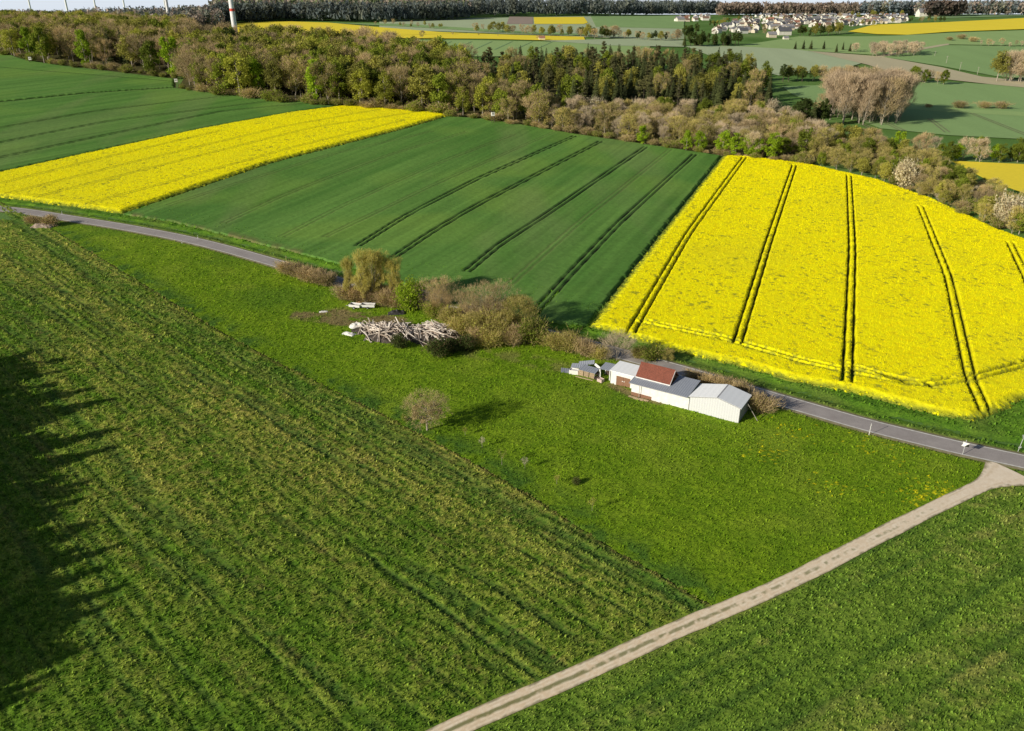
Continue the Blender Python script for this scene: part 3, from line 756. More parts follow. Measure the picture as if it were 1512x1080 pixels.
reg('pine', 3, 20, lambda: proto_pine(20, 7), M_BARK, L_PINE)
reg('shrub', 3, 4, lambda: thicket(4, 5.5, 1500, .085, 1.1, 350, .3), M_BARK, T_BROWN, L_OLIVE)
reg('whiteshrub', 2, 5, lambda: thicket(5, 5.5, 1100, .08, 1.2, 1700, .34), M_BARK, T_PALE, L_WHITE)
reg('greenshrub', 3, 5, lambda: thicket(5, 5.5, 1100, .08, 1.3, 2000, .36), M_BARK, T_BROWN, L_GREEN)

CNT = {}
KIND = dict(bare=('bare_tree', 'tree'), oldbare=('budding_tree', 'tree'), pale=('pale_bare_tree', 'tree'), warm=('budding_scrub_tree', 'tree'), poplar=('poplar_tree', 'tree'), leafy=('leafy_tree', 'tree'), bright=('bright_leafy_tree', 'tree'),
            olive=('olive_leafy_tree', 'tree'), dark=('dark_leafy_tree', 'tree'), lime=('young_leaved_tree', 'tree'), spruce=('spruce_tree', 'conifer'), pine=('pine_tree', 'conifer'), shrub=('shrub', 'bush'), whiteshrub=('blossoming_shrub', 'bush'), greenshrub=('green_shrub', 'bush'))
def tree(kind, x, y, H, label, group=None, wide=1.0, name=None, cat=None, var=None):
    L = PROTO[kind][0]; tm, cm, lv, mz, _ = L[random.randrange(len(L)) if var is None else var % len(L)]
    s = H/mz; nm, ct = KIND[kind]
    t = thing(name or nm, label, cat or ct, (x, y, float(h(x, y))-.05), random.random()*2*PI, group, (s*wide, s*wide, s))
    link('trunk' if ct != 'bush' else 'stems', tm, t); link('crown' if ct != 'bush' else 'twigs', cm, t)
    if lv is not None: link('blossom' if kind == 'whiteshrub' else 'leaves', lv, t)
    CNT[nm] = CNT.get(nm, 0)+1
    return t

# ------------------------------------------------------------------ the woods behind the fields
KD = dict(bare='brown leafless broadleaf tree', oldbare='brown broadleaf tree with a few young leaves', pale='pale grey-brown leafless tree', warm='yellowish brown budding tree', poplar='tall pale leafless tree',
          leafy='fresh green broadleaf tree', bright='bright yellow-green broadleaf tree', olive='olive green broadleaf tree', dark='dark green dense tree', lime='yellow-green young-leaved tree', spruce='dark green spruce', pine='dark round-headed pine', shrub='low brown shrub', whiteshrub='white blossoming shrub', greenshrub='low green shrub')
TAKEN = []
def wood(poly, gap, wts, hr, where, front=None, fw=None, fdepth=16, jit=.38, exclude=None):
    W = WP(poly, 10); lo, hi = W.min(0), W.max(0); ks, ps = zip(*wts.items()); fks, fps = zip(*(fw or wts).items())
    fl = WP(front, 8, False) if front else None; n = 0
    fd = WP(poly, 10); TAKEN.append(fd)
    rows = np.arange(lo[1], hi[1], gap*.87)
    cand = []
    for i, yy in enumerate(rows):
        for xx in np.arange(lo[0]+(i % 2)*gap/2, hi[0], gap): cand.append((xx+random.uniform(-jit, jit)*gap, yy+random.uniform(-jit, jit)*gap))
    cand = np.array(cand); cand = cand[pip(cand, W)]
    pn = fbm(cand[:, 0]*.02, cand[:, 1]*.02, 900, 3)
    for (x, y), q in zip(cand, pn):
        f = fl is not None and pdist(np.array([[x, y]]), fl)[0] < fdepth
        kk = random.choices(fks, fps)[0] if f else random.choices(ks, [p*(1+2.2*abs(math.sin(q*21+j*2.1))) for j, p in enumerate(ps)])[0]
        H = random.uniform(*hr)*(.95+.1*q)
        if kk in ('shrub', 'greenshrub', 'whiteshrub'): H = random.uniform(2.5, 5)
        tree(kk, x, y, H, KD[kk]+' '+where, KD[kk]+'s '+where, random.uniform(.85, 1.15)*(1.1 if gap < 9 else 1)); n += 1
    return n
def row(line, n, kinds, hpx, where, jit=5, grp=None, wide=1.0, jy=2):
    L = dense(line, 1, False); ks, ps = zip(*kinds.items())
    for i in range(n):
        px, py = L[int((i+.5)/n*(len(L)-1))]; px += random.uniform(-jit, jit); py += random.uniform(-jy, jy)
        kk = random.choices(ks, ps)[0]; H = tall(px, py, random.uniform(*hpx)); x, y = P(px, py)
        tree(kk, x, y, H, KD[kk]+' '+where, grp or KD[kk]+'s '+where, random.uniform(.95, 1.3)*wide)

wood([(-70, 68), (0, 79), (60, 92), (130, 101), (257, 116), (272, 104), (300, 84), (290, 66), (180, 53), (60, 48), (-70, 46)], 12.5, dict(bare=.28, olive=.15, oldbare=.20, leafy=.10, lime=.21, spruce=.06), (19, 25), 'in the wood at the upper left',
     [(-70, 68), (60, 92), (130, 101), (257, 115)], dict(leafy=.34, lime=.26, olive=.1, bright=.08, bare=.12, greenshrub=.1), 18)
wood([(266, 132), (330, 141), (400, 149), (520, 159), (664, 170), (700, 150), (690, 112), (600, 100), (500, 92), (400, 84), (300, 84)], 10, dict(olive=.17, leafy=.20, lime=.26, oldbare=.22, bare=.11, dark=.04), (19, 24), 'behind the narrow rapeseed field',
     [(330, 141), (400, 149), (520, 159), (664, 170)], dict(leafy=.32, bright=.16, lime=.26, olive=.08, oldbare=.08, greenshrub=.1), 14)
wood([(262, 131), (330, 141), (345, 120), (330, 104), (285, 96)], 8.5, dict(bare=.8, oldbare=.2), (18, 22), 'at the wood corner beside the hunting stand')
wood([(268, 76), (420, 78), (590, 84), (600, 97), (480, 88), (300, 82)], 17, dict(bare=.85, oldbare=.15), (20, 24), 'along the far side of the middle wood')
wood([(705, 152), (800, 166), (960, 172), (1130, 172), (1140, 140), (1085, 108), (900, 98), (705, 108)], 11.5, dict(spruce=.55, pine=.25, olive=.07, leafy=.07, oldbare=.06), (15, 20), 'in the conifer part of the wood')
wood([(668, 172), (730, 178), (800, 189), (800, 168), (705, 154)], 9.5, dict(bare=.26, oldbare=.34, leafy=.16, lime=.14, dark=.10), (14, 20), 'at the wood edge behind the wheat field')
wood([(800, 190), (960, 214), (1060, 229), (1200, 243), (1225, 222), (1165, 190), (1130, 174), (960, 174), (800, 167)], 8.4, dict(pale=.36, bare=.08, warm=.28, oldbare=.16, greenshrub=.04, whiteshrub=.01, leafy=.05), (9, 13.5), 'in the pale scrub wood behind the fields',
     [(800, 190), (960, 214), (1060, 229), (1200, 243)], dict(warm=.3, shrub=.25, pale=.25, greenshrub=.2), 7)
row([(0, 79), (60, 92), (130, 101), (257, 116)], 26, dict(shrub=.3, greenshrub=.7), (4, 14), 'at the foot of the upper-left wood', 9, None, 1.3, 1)
row([(268, 132), (330, 141), (400, 149), (520, 159), (664, 170)], 42, dict(shrub=.3, greenshrub=.7), (4, 18), 'at the foot of the middle wood', 9, None, 1.3, 1)
row([(664, 172), (730, 179), (800, 190), (960, 214), (1060, 229), (1200, 244)], 48, dict(shrub=.6, greenshrub=.4), (5, 13), 'along the wheat field edge of the wood', 9, None, 1.3, 1)
for i, (px, py, hp) in enumerate([(1013, 223, 30), (1033, 225, 31), (1066, 229, 36), (1085, 231, 34), (1103, 233, 32), (1118, 235, 30), (1139, 237, 40), (948, 214, 28)]):
    x, y = P(px, py); tree('bright', x, y, tall(px, py, hp), 'small bright green tree in the row along the scrub wood edge', 'small bright green trees along the scrub wood edge', 1.2)
for px, py, hp in [(1140, 172, 26), (878, 172, 30), (940, 174, 28)]:
    x, y = P(px, py); tree('whiteshrub', x, y, tall(px, py, hp), 'pale blossoming wild cherry among the bare scrub trees', 'blossoming wild cherries in the scrub wood', .8)
M_LITTER = m_noise('leaf_litter', (.055, .062, .020), (.130, .115, .050), .35, .95, .05, .3)
for W_ in TAKEN: flat_sheet('wood_floor', W_, M_LITTER, .06)
TAKEN.clear()
# hedge behind the big rapeseed field
wood([(1195, 243), (1260, 258), (1330, 282), (1400, 310), (1470, 342), (1530, 362), (1620, 385), (1620, 345), (1530, 318), (1460, 285), (1390, 252), (1300, 226), (1225, 222)], 6.2,
     dict(warm=.30, shrub=.14, bare=.10, greenshrub=.16, leafy=.12, olive=.14, whiteshrub=.02), (6, 9.5), 'in the hedge behind the large rapeseed field', [(1260, 258), (1330, 282), (1400, 310), (1470, 342), (1530, 362)], dict(greenshrub=.35, warm=.2, shrub=.25, olive=.15, whiteshrub=.03), 5)
x, y = P(1482, 335); tree('whiteshrub', x, y, tall(1482, 335, 48), 'largest white blossoming bush in the hedge, near the right edge', None, .95)
x, y = P(1333, 280); tree('whiteshrub', x, y, tall(1333, 282, 46), 'tall pale blossoming bush in the hedge left of a brown bush', None, .7)
x, y = P(1388, 298); tree('whiteshrub', x, y, tall(1388, 298, 18), 'smallest white blossoming bush at the foot of the hedge', None, .9)
row([(1290, 232), (1380, 237), (1512, 240), (1600, 243)], 24, dict(leafy=.3, bright=.15, pale=.2, bare=.2, olive=.15), (24, 40), 'before the small rapeseed patch')
row([(1165, 214), (1300, 222)], 12, dict(warm=.5, olive=.3, bare=.2), (24, 36), 'in the low hedge below the poplar copse')
# copse and tree groups in the valley on the right
wood([(1216, 180), (1280, 185), (1332, 185), (1338, 172), (1290, 164), (1226, 162)], 8, dict(poplar=.8, bare=.2), (25, 29), 'in the tall bare copse on the green field', None)
row([(1168, 190), (1222, 186)], 7, dict(spruce=.5, dark=.5), (26, 42), 'in the dark clump left of the tall bare copse')
row([(1170, 178), (1215, 170)], 6, dict(dark=.4, bare=.6), (20, 34), 'behind the dark valley clump')
row([(1150, 120), (1280, 118)], 18, dict(olive=.4, bare=.35, dark=.25), (18, 27), 'in the valley hedge above the tall bare copse')
row([(1300, 124), (1350, 122), (1400, 124)], 10, dict(bare=.6, leafy=.4), (16, 25), 'in the hedge right of the valley copse')
row([(1283, 83), (1364, 81)], 15, dict(pale=1), (15, 21), 'in the pale far thicket'); row([(1290, 80), (1360, 78)], 10, dict(pale=1), (15, 19), 'in the pale far thicket')
for i, (px, hp) in enumerate([(1174, 12), (1186, 14), (1197, 14), (1216, 13)]):
    x, y = P(px, 73); tree('spruce', x, y, tall(px, 73, hp), 'small lone conifer standing in a row on the far green field', 'small conifers in a row on the far green field', 1.3)
row([(1236, 76), (1270, 75)], 6, dict(spruce=.4, pale=.4, dark=.2), (11, 15), 'in the small clump beside the row of conifers')
row([(1012, 68), (1092, 66)], 22, dict(spruce=.3, dark=.7), (16, 21), 'in the dense thicket before the village'); row([(1000, 60), (1028, 52)], 8, dict(dark=.6, bare=.4), (14, 18), 'in the dense thicket before the village')
row([(1185, 54), (1245, 50)], 16, dict(dark=.6, olive=.4), (10, 17), 'in the grove in front of the village')
row([(1470, 122), (1495, 122), (1540, 126)], 10, dict(pale=.6, olive=.4), (38, 52), 'in the clump at the right edge of the photo')
row([(1445, 68), (1512, 70)], 7, dict(bare=.5, pale=.5), (6, 13), 'in the far hedge right of the field path')
for px, py, hp in [(1370, 159, 6), (1416, 160, 12), (1452, 160, 11), (1478, 161, 12), (1420, 58, 8), (1402, 60, 6), (1436, 62, 8)]:
    x, y = P(px, py); tree('shrub', x, y, tall(px, py, hp), 'lone round bush on the far green fields', 'lone round bushes on the far green fields', 1.6)
row([(556, 36), (660, 43)], 16, dict(bare=.5, olive=.5), (5, 8), 'in the far hedge beside the far rapeseed strip'); row([(700, 46), (900, 56)], 34, dict(bare=.45, olive=.55), (10, 15), 'in the far hedge beside the far rapeseed strip')
row([(850, 54), (1000, 60)], 30, dict(bare=.5, dark=.3, olive=.2), (10, 19), 'in the far hedge left of the village')
for px, py, hp in [(624, 57, 12), (668, 52, 5), (707, 53, 4), (735, 54, 3), (793, 58, 6)]:
    x, y = P(px, py); tree('bare', x, y, tall(px, py, hp), 'lone small tree standing on the far rapeseed strip', 'lone small trees on the far rapeseed strip', 1.3)
row([(325, 62), (350, 60), (400, 60)], 9, dict(spruce=1), (7, 14), 'around the foot of the nearest wind turbine')

# ------------------------------------------------------------------ distant woods on the skyline (one mass each)
M_FOREST = m_attr('far_forest', .25, .75, 1.25, trans=.15, detail=2)
def far_wood(name, base, depth, n, hr, cols, conif, label):
    """a belt of many small crowns; cols are base colours, conif is the share of pointed crowns"""
    L = WP(base, 12, False); V = []; Cc = []
    t = np.sort(RNG.random(n)); d = np.concatenate([[0], np.cumsum(np.hypot(*np.diff(L, axis=0).T))]); d /= d[-1]
    X = np.interp(t, d, L[:, 0]); Y = np.interp(t, d, L[:, 1])+depth*RNG.random(n)**1.0
    X *= Y/np.interp(t, d, L[:, 1]); Z = h(X, Y)
    for x, y, z in zip(X, Y, Z):
        H = random.uniform(*hr); c = np.array(cols[random.randrange(len(cols))])*random.uniform(.75, 1.25)
        if random.random() < conif:
            m = 26; f = RNG.random(m)**.8; r = H*.17*(1-f)+.3; a = RNG.random(m)*2*PI
            C = np.stack([r*np.cos(a), r*np.sin(a), H*(.08+.9*f)], 1)
            v = tri_cloud(C, H*.16*(1.05-f)+.5, D=np.stack([np.cos(a)*.4, np.sin(a)*.4, np.full(m, .9)], 1), long=1.5)
        else:
            m = 34; C = ball(m, .35)*np.array([H*.3, H*.3, H*.42])+np.array([0, 0, H*.56]); v = tri_cloud(C, H*.2)
        V.append(v+np.array([x, y, z])); Cc.append(np.repeat(c[None], len(v), 0))
    V = np.concatenate(V); o = link(name, np_mesh(name, V, np.arange(len(V)).reshape(-1, 3), M_FOREST, np.concatenate(Cc)))
    props(o, label, 'forest', None, 'stuff')
BR = [(.36, .29, .24), (.30, .25, .21), (.28, .28, .20)]; DK = [(.120, .145, .135), (.10, .125, .13), (.145, .16, .13)]; GR = [(.13, .17, .07), (.10, .14, .06)]; HZ = [(.20, .23, .24), (.17, .21, .23)]  # brown, dark and hazy tones have distance haze mixed into the colour
far_wood('distant_forest', [(120, 52), (200, 49), (260, 46), (330, 39)], 420, 1100, (15, 22), DK+BR, .7, 'dark mixed forest on the skyline above the upper-left wood')
far_wood('distant_forest', [(-80, 47), (60, 46), (140, 46)], 500, 700, (11, 16), BR+DK, .4, 'forest skyline at the far upper left')
far_wood('distant_forest', [(318, 36), (420, 31), (560, 33), (690, 29)], 60, 700, (24, 30), DK, .9, 'dark spruce front of the forest behind the far rapeseed strip')
far_wood('distant_forest', [(318, 33), (420, 29), (560, 30), (690, 27)], 420, 1500, (26, 31), BR+GR, .25, 'brown forest behind the far rapeseed strip')
far_wood('distant_forest', [(690, 27), (760, 24.5), (860, 24), (960, 23.5), (1060, 22)], 320, 1300, (27, 36), DK, .9, 'dark conifer forest on the skyline left of the village')
far_wood('distant_forest', [(1060, 24.5), (1115, 23.5), (1190, 23.5), (1265, 23.5)], 160, 600, (24, 30), [(.26, .20, .16), (.22, .18, .14)], .5, 'brown larch forest behind the village')
far_wood('distant_forest', [(1270, 23.5), (1360, 23.5), (1450, 23.2), (1620, 23)], 250, 1000, (25, 34), BR+DK+HZ, .4, 'mixed forest on the skyline at the upper right')
far_wood('distant_forest', [(1366, 25), (1420, 24.5)], 60, 160, (26, 34), [(.13, .10, .08), (.09, .08, .07)], .2, 'dark tall grove beside the large white hall')
# ------------------------------------------------------------------ wind turbines
M_TWR = m_noise('turbine_white', (.72, .73, .74), (.80, .80, .80), .5, .5, .4, 0); M_RED = m_noise('turbine_red', (.55, .06, .04), (.62, .09, .06), .5, .5, .3, 0)
def turbine(px, D, dia, label, band=False, yaw=0.4, spin=.3, hub=125):
    y = D; x = (px-756)/FPX*(D*CP+45*SP); z = float(h(x, y)); t = thing('wind_turbine', label, 'wind turbine', (x, y, z), yaw, 'wind turbines on the skyline' if not band else None)
    mb = MB(); n = 8
    for i in range(n): mb.tube((0, 0, -1+hub*i/n), (0, 0, -1+hub*(i+1)/n), dia/2*(1-.4*i/n), dia/2*(1-.4*(i+1)/n), 16, False)
    mb.obj('tower', M_TWR, t, True)
    if band:
        b = MB(); b.tube((0, 0, 26.2), (0, 0, 28.6), dia/2*.95, dia/2*.94, 16, False); b.obj('red_band', M_RED, t, True)
    nb = MB(); nb.box(-1.8, 1.8, -3.5, 7, hub-1.2, hub+2.6); nb.obj('nacelle', M_TWR, t)
    hb = MB(); hb.tube((0, -3.5, hub+.7), (0, -6, hub+.7), 1.5, .5, 12); hb.obj('hub', M_TWR, t, True)
    for k in range(3):
        a = spin+2*PI*k/3; d = Vector((math.sin(a), 0, math.cos(a))); s = Vector((d.z, 0, -d.x)); c = Vector((0, -5, hub+.7)); bl = MB(); L = 44
        pr = [(0, .9), (.12, 1.7), (.25, 1.5), (.6, .8), (.9, .4), (1, .05)]
        for (f0, w0), (f1, w1) in zip(pr[:-1], pr[1:]):
            p = [c+d*L*f0-s*w0*.4, c+d*L*f0+s*w0*.9, c+d*L*f1+s*w1*.9, c+d*L*f1-s*w1*.4]; o = Vector((0, .25, 0))
            bl.face([q-o for q in p]); bl.face([q+o for q in p][::-1]); bl.face([p[0]-o, p[3]-o, p[3]+o, p[0]+o]); bl.face([p[1]+o, p[2]+o, p[2]-o, p[1]-o])
        bl.obj('blade', M_TWR, t)
turbine(349, 830, 5.2, 'nearest white wind turbine tower with a red band, before the far rapeseed strip', True)
turbine(251, 1250, 4.6, 'thick white wind turbine tower rising behind the dark skyline forest')
for i, (px, D, w_) in enumerate([(45, 2250, 'leftmost'), (100, 1900, 'second from the left,'), (141, 2350, 'third from the left,'), (184, 2300, 'fourth from the left,'), (243, 2900, 'thin, just left of the thick tower,'), (430, 2900, 'small, right of the red-banded tower,'), (513, 2300, 'middle'), (612, 2300, 'rightmost')]):
    turbine(px, D, 4.2, w_+' distant white wind turbine tower on the skyline', yaw=.2*i, spin=.5*i)

# ------------------------------------------------------------------ the village
M_WALLW = m_obj('plaster', (.80, .78, .74), (.66, .62, .55), .4, .85, .1); M_WALLC = m_obj('cream_plaster', (.70, .60, .46), (.60, .53, .43), .4, .85, .1)
ROOFS = [('dark grey', m_obj('slate', (.10, .105, .12), (.16, .16, .18), .6)), ('grey', m_obj('grey_tiles', (.22, .22, .24), (.30, .29, .30), .6)), ('brown', m_obj('brown_tiles', (.17, .115, .09), (.24, .16, .12), .6)), ('red-brown', m_obj('red_tiles', (.30, .13, .09), (.36, .18, .12), .6))]
M_GLASS = m_noise('dark_glass', (.03, .035, .045), (.06, .07, .08), .5, .2, .5, 0)
def house_mesh(L, W, hw, hr):
    wl = MB(); a, b = L/2, W/2
    for s in (-1, 1):
        wl.face([(-a*s, -b*s, -2), (a*s, -b*s, -2), (a*s, -b*s, hw), (-a*s, -b*s, hw)])
        wl.face([(a*s, -b*s, -2), (a*s, b*s, -2), (a*s, b*s, hw), (a*s, 0, hw+hr), (a*s, -b*s, hw)])
    rf = MB(); o = .5; e = hw-hr*o/b; t = .25
    for s in (-1, 1):
        p = [(-a-o, s*(b+o), e+.06), (a+o, s*(b+o), e+.06), (a+o, 0, hw+hr+.06), (-a-o, 0, hw+hr+.06)]; q = [(x, y, z+t) for x, y, z in p]
        if s > 0: p, q = p[::-1], q[::-1]
        rf.face(q); rf.face(p[::-1])
        for i in range(4): j = (i+1) % 4; rf.face([p[i], p[j], q[j], q[i]])
    ch = MB(); ch.box(L*.18, L*.18+.8, .3, 1.1, hw+hr*.6, hw+hr+.9)
    return wl, rf, ch
HP = []
for L, W, hw, hr in ((13, 9, 4.6, 3.6), (11, 9, 5.2, 3.4), (16, 9, 4.4, 4.0), (10, 8, 3.2, 2.8)):
    wl, rf, ch = house_mesh(L, W, hw, hr); HP.append(([wl.mesh('house_wall', m) for m in (M_WALLW, M_WALLC)], [rf.mesh('house_roof', m) for _, m in ROOFS], ch.mesh('house_chimney', M_WALLC)))
def house(px, py, k, r, wc, rz, label, group, scale=1.0):
    x, y = P(px, py); ws, rs, c = HP[k]; t = thing('house', label, 'house', (x, y, float(h(x, y))), rz, group, scale)
    link('wall', ws[wc], t); ro = link('roof', rs[r], t); link('chimney', c, ro); return t
VIL = [([(1000, 33), (1045, 30), (1045, 25), (1000, 28)], 18, 'left of the far village'), ([(1046, 50), (1118, 50), (1118, 36), (1060, 38)], 36, 'at the village lower left'),
       ([(1080, 35), (1150, 46), (1200, 43), (1275, 37), (1345, 32), (1335, 24.5), (1200, 24), (1110, 25)], 225, 'in the far village middle')]
spots = []
rr = random.Random(3)
for poly, n, where in VIL:
    W = np.array(poly, float); lo, hi = W.min(0), W.max(0); c = 0; tries = 0
    while c < n and tries < 9000:
        tries += 1; q = (rr.uniform(lo[0], hi[0]), rr.uniform(lo[1], hi[1]))
        if not pip(np.array([q]), W)[0]: continue
        x, y = P(*q)
        if any(math.hypot(x-a, y-b) < 11.5 for a, b in spots): continue
        spots.append((x, y)); c += 1
        k = rr.randrange(4); r = rr.choices(range(4), (.4, .25, .25, .1))[0]; wc = rr.choices((0, 1), (.82, .18))[0]; rz = rr.choice((0, PI/2, .3, -.4, 1.2, .8))+rr.uniform(-.15, .15)
        wn = ('white', 'cream')[wc]
        house(q[0], q[1], k, r, wc, rz, f'small {wn} house with a {ROOFS[r][0]} roof {where}', f'{wn} houses with {ROOFS[r][0]} roofs {where}', .78)
big = house(1157, 51.5, 2, 0, 0, .15, 'white house with a dark roof standing apart below the far village', None, 1.05)
house(1139, 55, 3, 1, 1, .1, 'low grey-roofed barn left of the house standing apart below the village', None, 1.0); house(1160, 58.5, 3, 1, 0, .1, 'small pale shed below the house standing apart', None, .6)
house(1364, 24.5, 2, 1, 0, .1, 'large white hall at the right end of the far village', None, 1.9); house(1345, 22.5, 1, 3, 1, 1.3, 'tall red-roofed house left of the large white hall', None, 1.4)
house(1500, 93/3.05, 3, 1, 0, .1, 'lone white building beside the far rapeseed field on the right', None, .8) if False else None
house(1004, 32, 3, 1, 0, .2, 'long white barn at the very left end of the far village', None, 1.3); house(800, 59, 3, 3, 1, .1, 'small brown field barn on the far strip left of the village', None, .6)
for line, n in (([(1048, 40), (1075, 34)], 8), ([(1125, 50), (1150, 47)], 8), ([(1100, 44), (1150, 45)], 7), ([(1200, 44), (1275, 39)], 9), ([(1280, 37), (1385, 31)], 16), ([(1060, 33), (1200, 26)], 12), ([(1210, 26), (1340, 25)], 12), ([(1278, 23), (1310, 22)], 8), ([(1365, 33), (1400, 31)], 6)):
    row(line, n, dict(dark=.4, olive=.4, bare=.2), (5, 9), 'among the houses of the far village')
# power poles on the far fields
M_WOODP = m_noise('pole_wood', (.30, .27, .23), (.45, .42, .37), 2, .9, .1)
for px, py, hp in [(1397, 94, 11), (1417, 104, 12), (1443, 110, 11), (1380, 83, 7)]:
    v = PZ(px, py); H = min(10, tall(px, py, hp)); t = thing('power_pole', 'thin pale power pole on the far green field', 'pole', v, 0, 'power poles on the far green field')
    mb = MB(); mb.tube((0, 0, -.3), (0, 0, H), .20, .14, 8); mb.obj('pole', M_WOODP, t); cb = MB(); cb.box(-.9, .9, -.08, .08, H-.5, H-.3); cb.obj('crossarm', M_WOODP, t)
# hunting stands along the wood edge
M_STAND = m_noise('stand_white', (.72, .70, .66), (.82, .80, .76), 1.2, .8, .1, .05); M_DARKW = m_noise('dark_wood', (.05, .04, .035), (.12, .09, .07), 2, .9, .05)
def stand(px, py, hp, label):
    v = PZ(px, py); H = max(3.5, min(6, tall(px, py, hp))); t = thing('hunting_stand', label, 'hunting stand', v, .2); c = MB(); c.box(-.9, .9, -.8, .8, H-2.1, H); c.obj('cabin', M_STAND, t)
    r = MB(); r.box(-1.1, 1.1, -1, 1, H, H+.12); r.obj('roof', M_DARKW, t); w_ = MB(); w_.box(-.6, .6, -.83, -.78, H-1.2, H-.7); w_.obj('window', M_GLASS, t)
    for sx in (-.8, .8):
        for sy in (-.7, .7): l = MB(); l.tube((sx*1.2, sy*1.2, -.3), (sx, sy, H-2.1), .09, .08, 6); l.obj('leg', M_DARKW, t)
    ld_ = MB()
    for s in (-.3, .3): ld_.tube((s, -1.9, 0), (s, -.85, H-2.0), .05, .05, 5)
    for k in range(6): f = (k+.5)/6; ld_.tube((-.3, -1.9+1.05*f, (H-2)*f), (.3, -1.9+1.05*f, (H-2)*f), .03, .03, 4)
    ld_.obj('ladder', M_DARKW, t)
stand(262, 131, 15, 'white hunting stand on legs at the corner of the middle wood'); stand(46, 93, 9, 'white hunting stand on legs at the edge of the upper-left wood')
stand(728, 182, 17, 'white hunting stand on legs at the wood edge behind the wheat field')

# ------------------------------------------------------------------ the sheds
A0 = Vector((*P(1014.7, 605.8), 0)); AZ = math.radians(-32.1); A0.z = float(h(A0.x, A0.y))
def ribbed(name, c1, c2, axis='X', per=.33, rough=.55, spec=.4, amp=.04, stain=.25, dark=.86):
    """corrugated metal: ribs along one object axis, with stains"""
    t = NT(name); tc = t.n('ShaderNodeTexCoord'); sp = t.n('ShaderNodeSeparateXYZ'); t.l(tc.outputs['Object'], sp.inputs[0])
    m = t.n('ShaderNodeMath', operation='MULTIPLY'); t.l(sp.outputs[axis], m.inputs[0]); m.inputs[1].default_value = 2*PI/per
    s = t.n('ShaderNodeMath', operation='SINE'); t.l(m.outputs[0], s.inputs[0]); r = t.val(s.outputs[0], 0, 1); t.t.nodes[-1].inputs[1].default_value = -1
    n = t.noise(tc.outputs['Object'], .9, 5, .7); c = t.mix(c1, c2, n); c = t.mix(c, t.gray(t.val(r, dark, 1.03)), 1.0, 'MULTIPLY')
    n2 = t.noise(tc.outputs['Object'], 3.5, 4, .7); c = t.mix(c, t.gray(t.val(n2, 1-stain, 1+stain*.4)), 1.0, 'MULTIPLY')
    return t.done(c, rough, spec, r, .7, amp)
M_SHEETW = ribbed('white_sheet_wall', (.62, .63, .655), (.68, .69, .715), 'X', .5, stain=.16, amp=.015, dark=.94); M_ROOFW = ribbed('white_sheet_roof', (.90, .92, .95), (.93, .95, .98), 'X', 1.1, .7, .2, .002, .03, .99)
M_ROOFG = ribbed('grey_corrugated', (.30, .33, .40), (.40, .43, .49), 'X', .45, .5, .4); M_SIDE = ribbed('grey_sheet_wall', (.34, .33, .34), (.42, .41, .42), 'Y', .5)
M_WHITE = m_obj('white_plaster', (.80, .79, .77), (.76, .75, .73), 1.2, .8, .2); M_TRIM = m_noise('grey_trim', (.30, .30, .32), (.40, .40, .42), 1, .6, .3, 0)
M_BOARD = ribbed('brown_boards', (.24, .13, .085), (.32, .18, .11), 'X', .22, .85, .1, .03); M_GAB = ribbed('brown_gable_boards', (.20, .115, .08), (.28, .16, .11), 'Y', .22, .85, .1, .03)
t_ = NT('red_roof_tiles'); tc_ = t_.n('ShaderNodeTexCoord'); bk = t_.n('ShaderNodeTexBrick'); t_.l(tc_.outputs['Object'], bk.inputs[0])
bk.inputs['Scale'].default_value = 3.2; bk.inputs['Mortar Size'].default_value = .03; bk.inputs['Color1'].default_value = (.33, .105, .065, 1); bk.inputs['Color2'].default_value = (.24, .085, .06, 1); bk.inputs['Mortar'].default_value = (.10, .045, .035, 1)
M_TILE = t_.done(t_.mix(bk.outputs[0], t_.gray(t_.val(t_.noise(tc_.outputs['Object'], 1.6, 5, .7), .55, 1.3)), 1.0, 'MULTIPLY'), .8, .2, bk.outputs['Fac'], .4, .03)
def shed(name, label, cat='shed'): return thing(name, label, cat, A0, AZ)
def slab(mb, pts, t=.10):
    """thick panel from a top outline"""
    q = [(x, y, z-t) for x, y, z in pts]; mb.face(pts); mb.face(q[::-1])
    for i in range(len(pts)): j = (i+1) % len(pts); mb.face([q[i], q[j], pts[j], pts[i]])
def wallface(mb, pts, n, t=.12): # vertical wall with thickness t towards -n
    n = Vector(n)*t; p = [Vector(q) for q in pts]; i_ = [q-n for q in p]; mb.face(p); mb.face(i_[::-1])
    for i in range(len(p)): j = (i+1) % len(p); mb.face([i_[i], i_[j], p[j], p[i]])
# white metal gable shed
s1 = shed('metal_shed', 'large white sheet-metal shed with a low gable roof, rightmost of the joined sheds')
w1 = MB(); wallface(w1, [(.3, 0, -.4), (10.2, 0, -.4), (10.2, 0, 3.35), (5.7, 0, 4.35), (.3, 0, 3.05)], (0, -1, 0)); w1.obj('front_wall', M_SHEETW, s1)
w1 = MB(); wallface(w1, [(10.2, .12, -.4), (10.2, 6.2, -.4), (10.2, 6.2, 3.35), (10.2, .12, 3.35)], (1, 0, 0)); w1.obj('end_wall', M_SIDE, s1)
w1 = MB(); wallface(w1, [(10.08, 6.2, -.4), (.3, 6.2, -.4), (.3, 6.2, 3.05), (5.7, 6.2, 4.35), (10.08, 6.2, 3.35)], (0, 1, 0)); wallface(w1, [(.3, 6.08, -.4), (.3, .12, -.4), (.3, .12, 3.05), (.3, 6.08, 3.05)], (-1, 0, 0)); w1.obj('back_wall', M_SIDE, s1)
r1 = MB(); slab(r1, [(.05, -.18, 3.13), (5.55, -.18, 4.46), (5.55, 6.45, 4.46), (.05, 6.45, 3.13)], .07); r1.obj('roof_panel', M_ROOFW, s1)
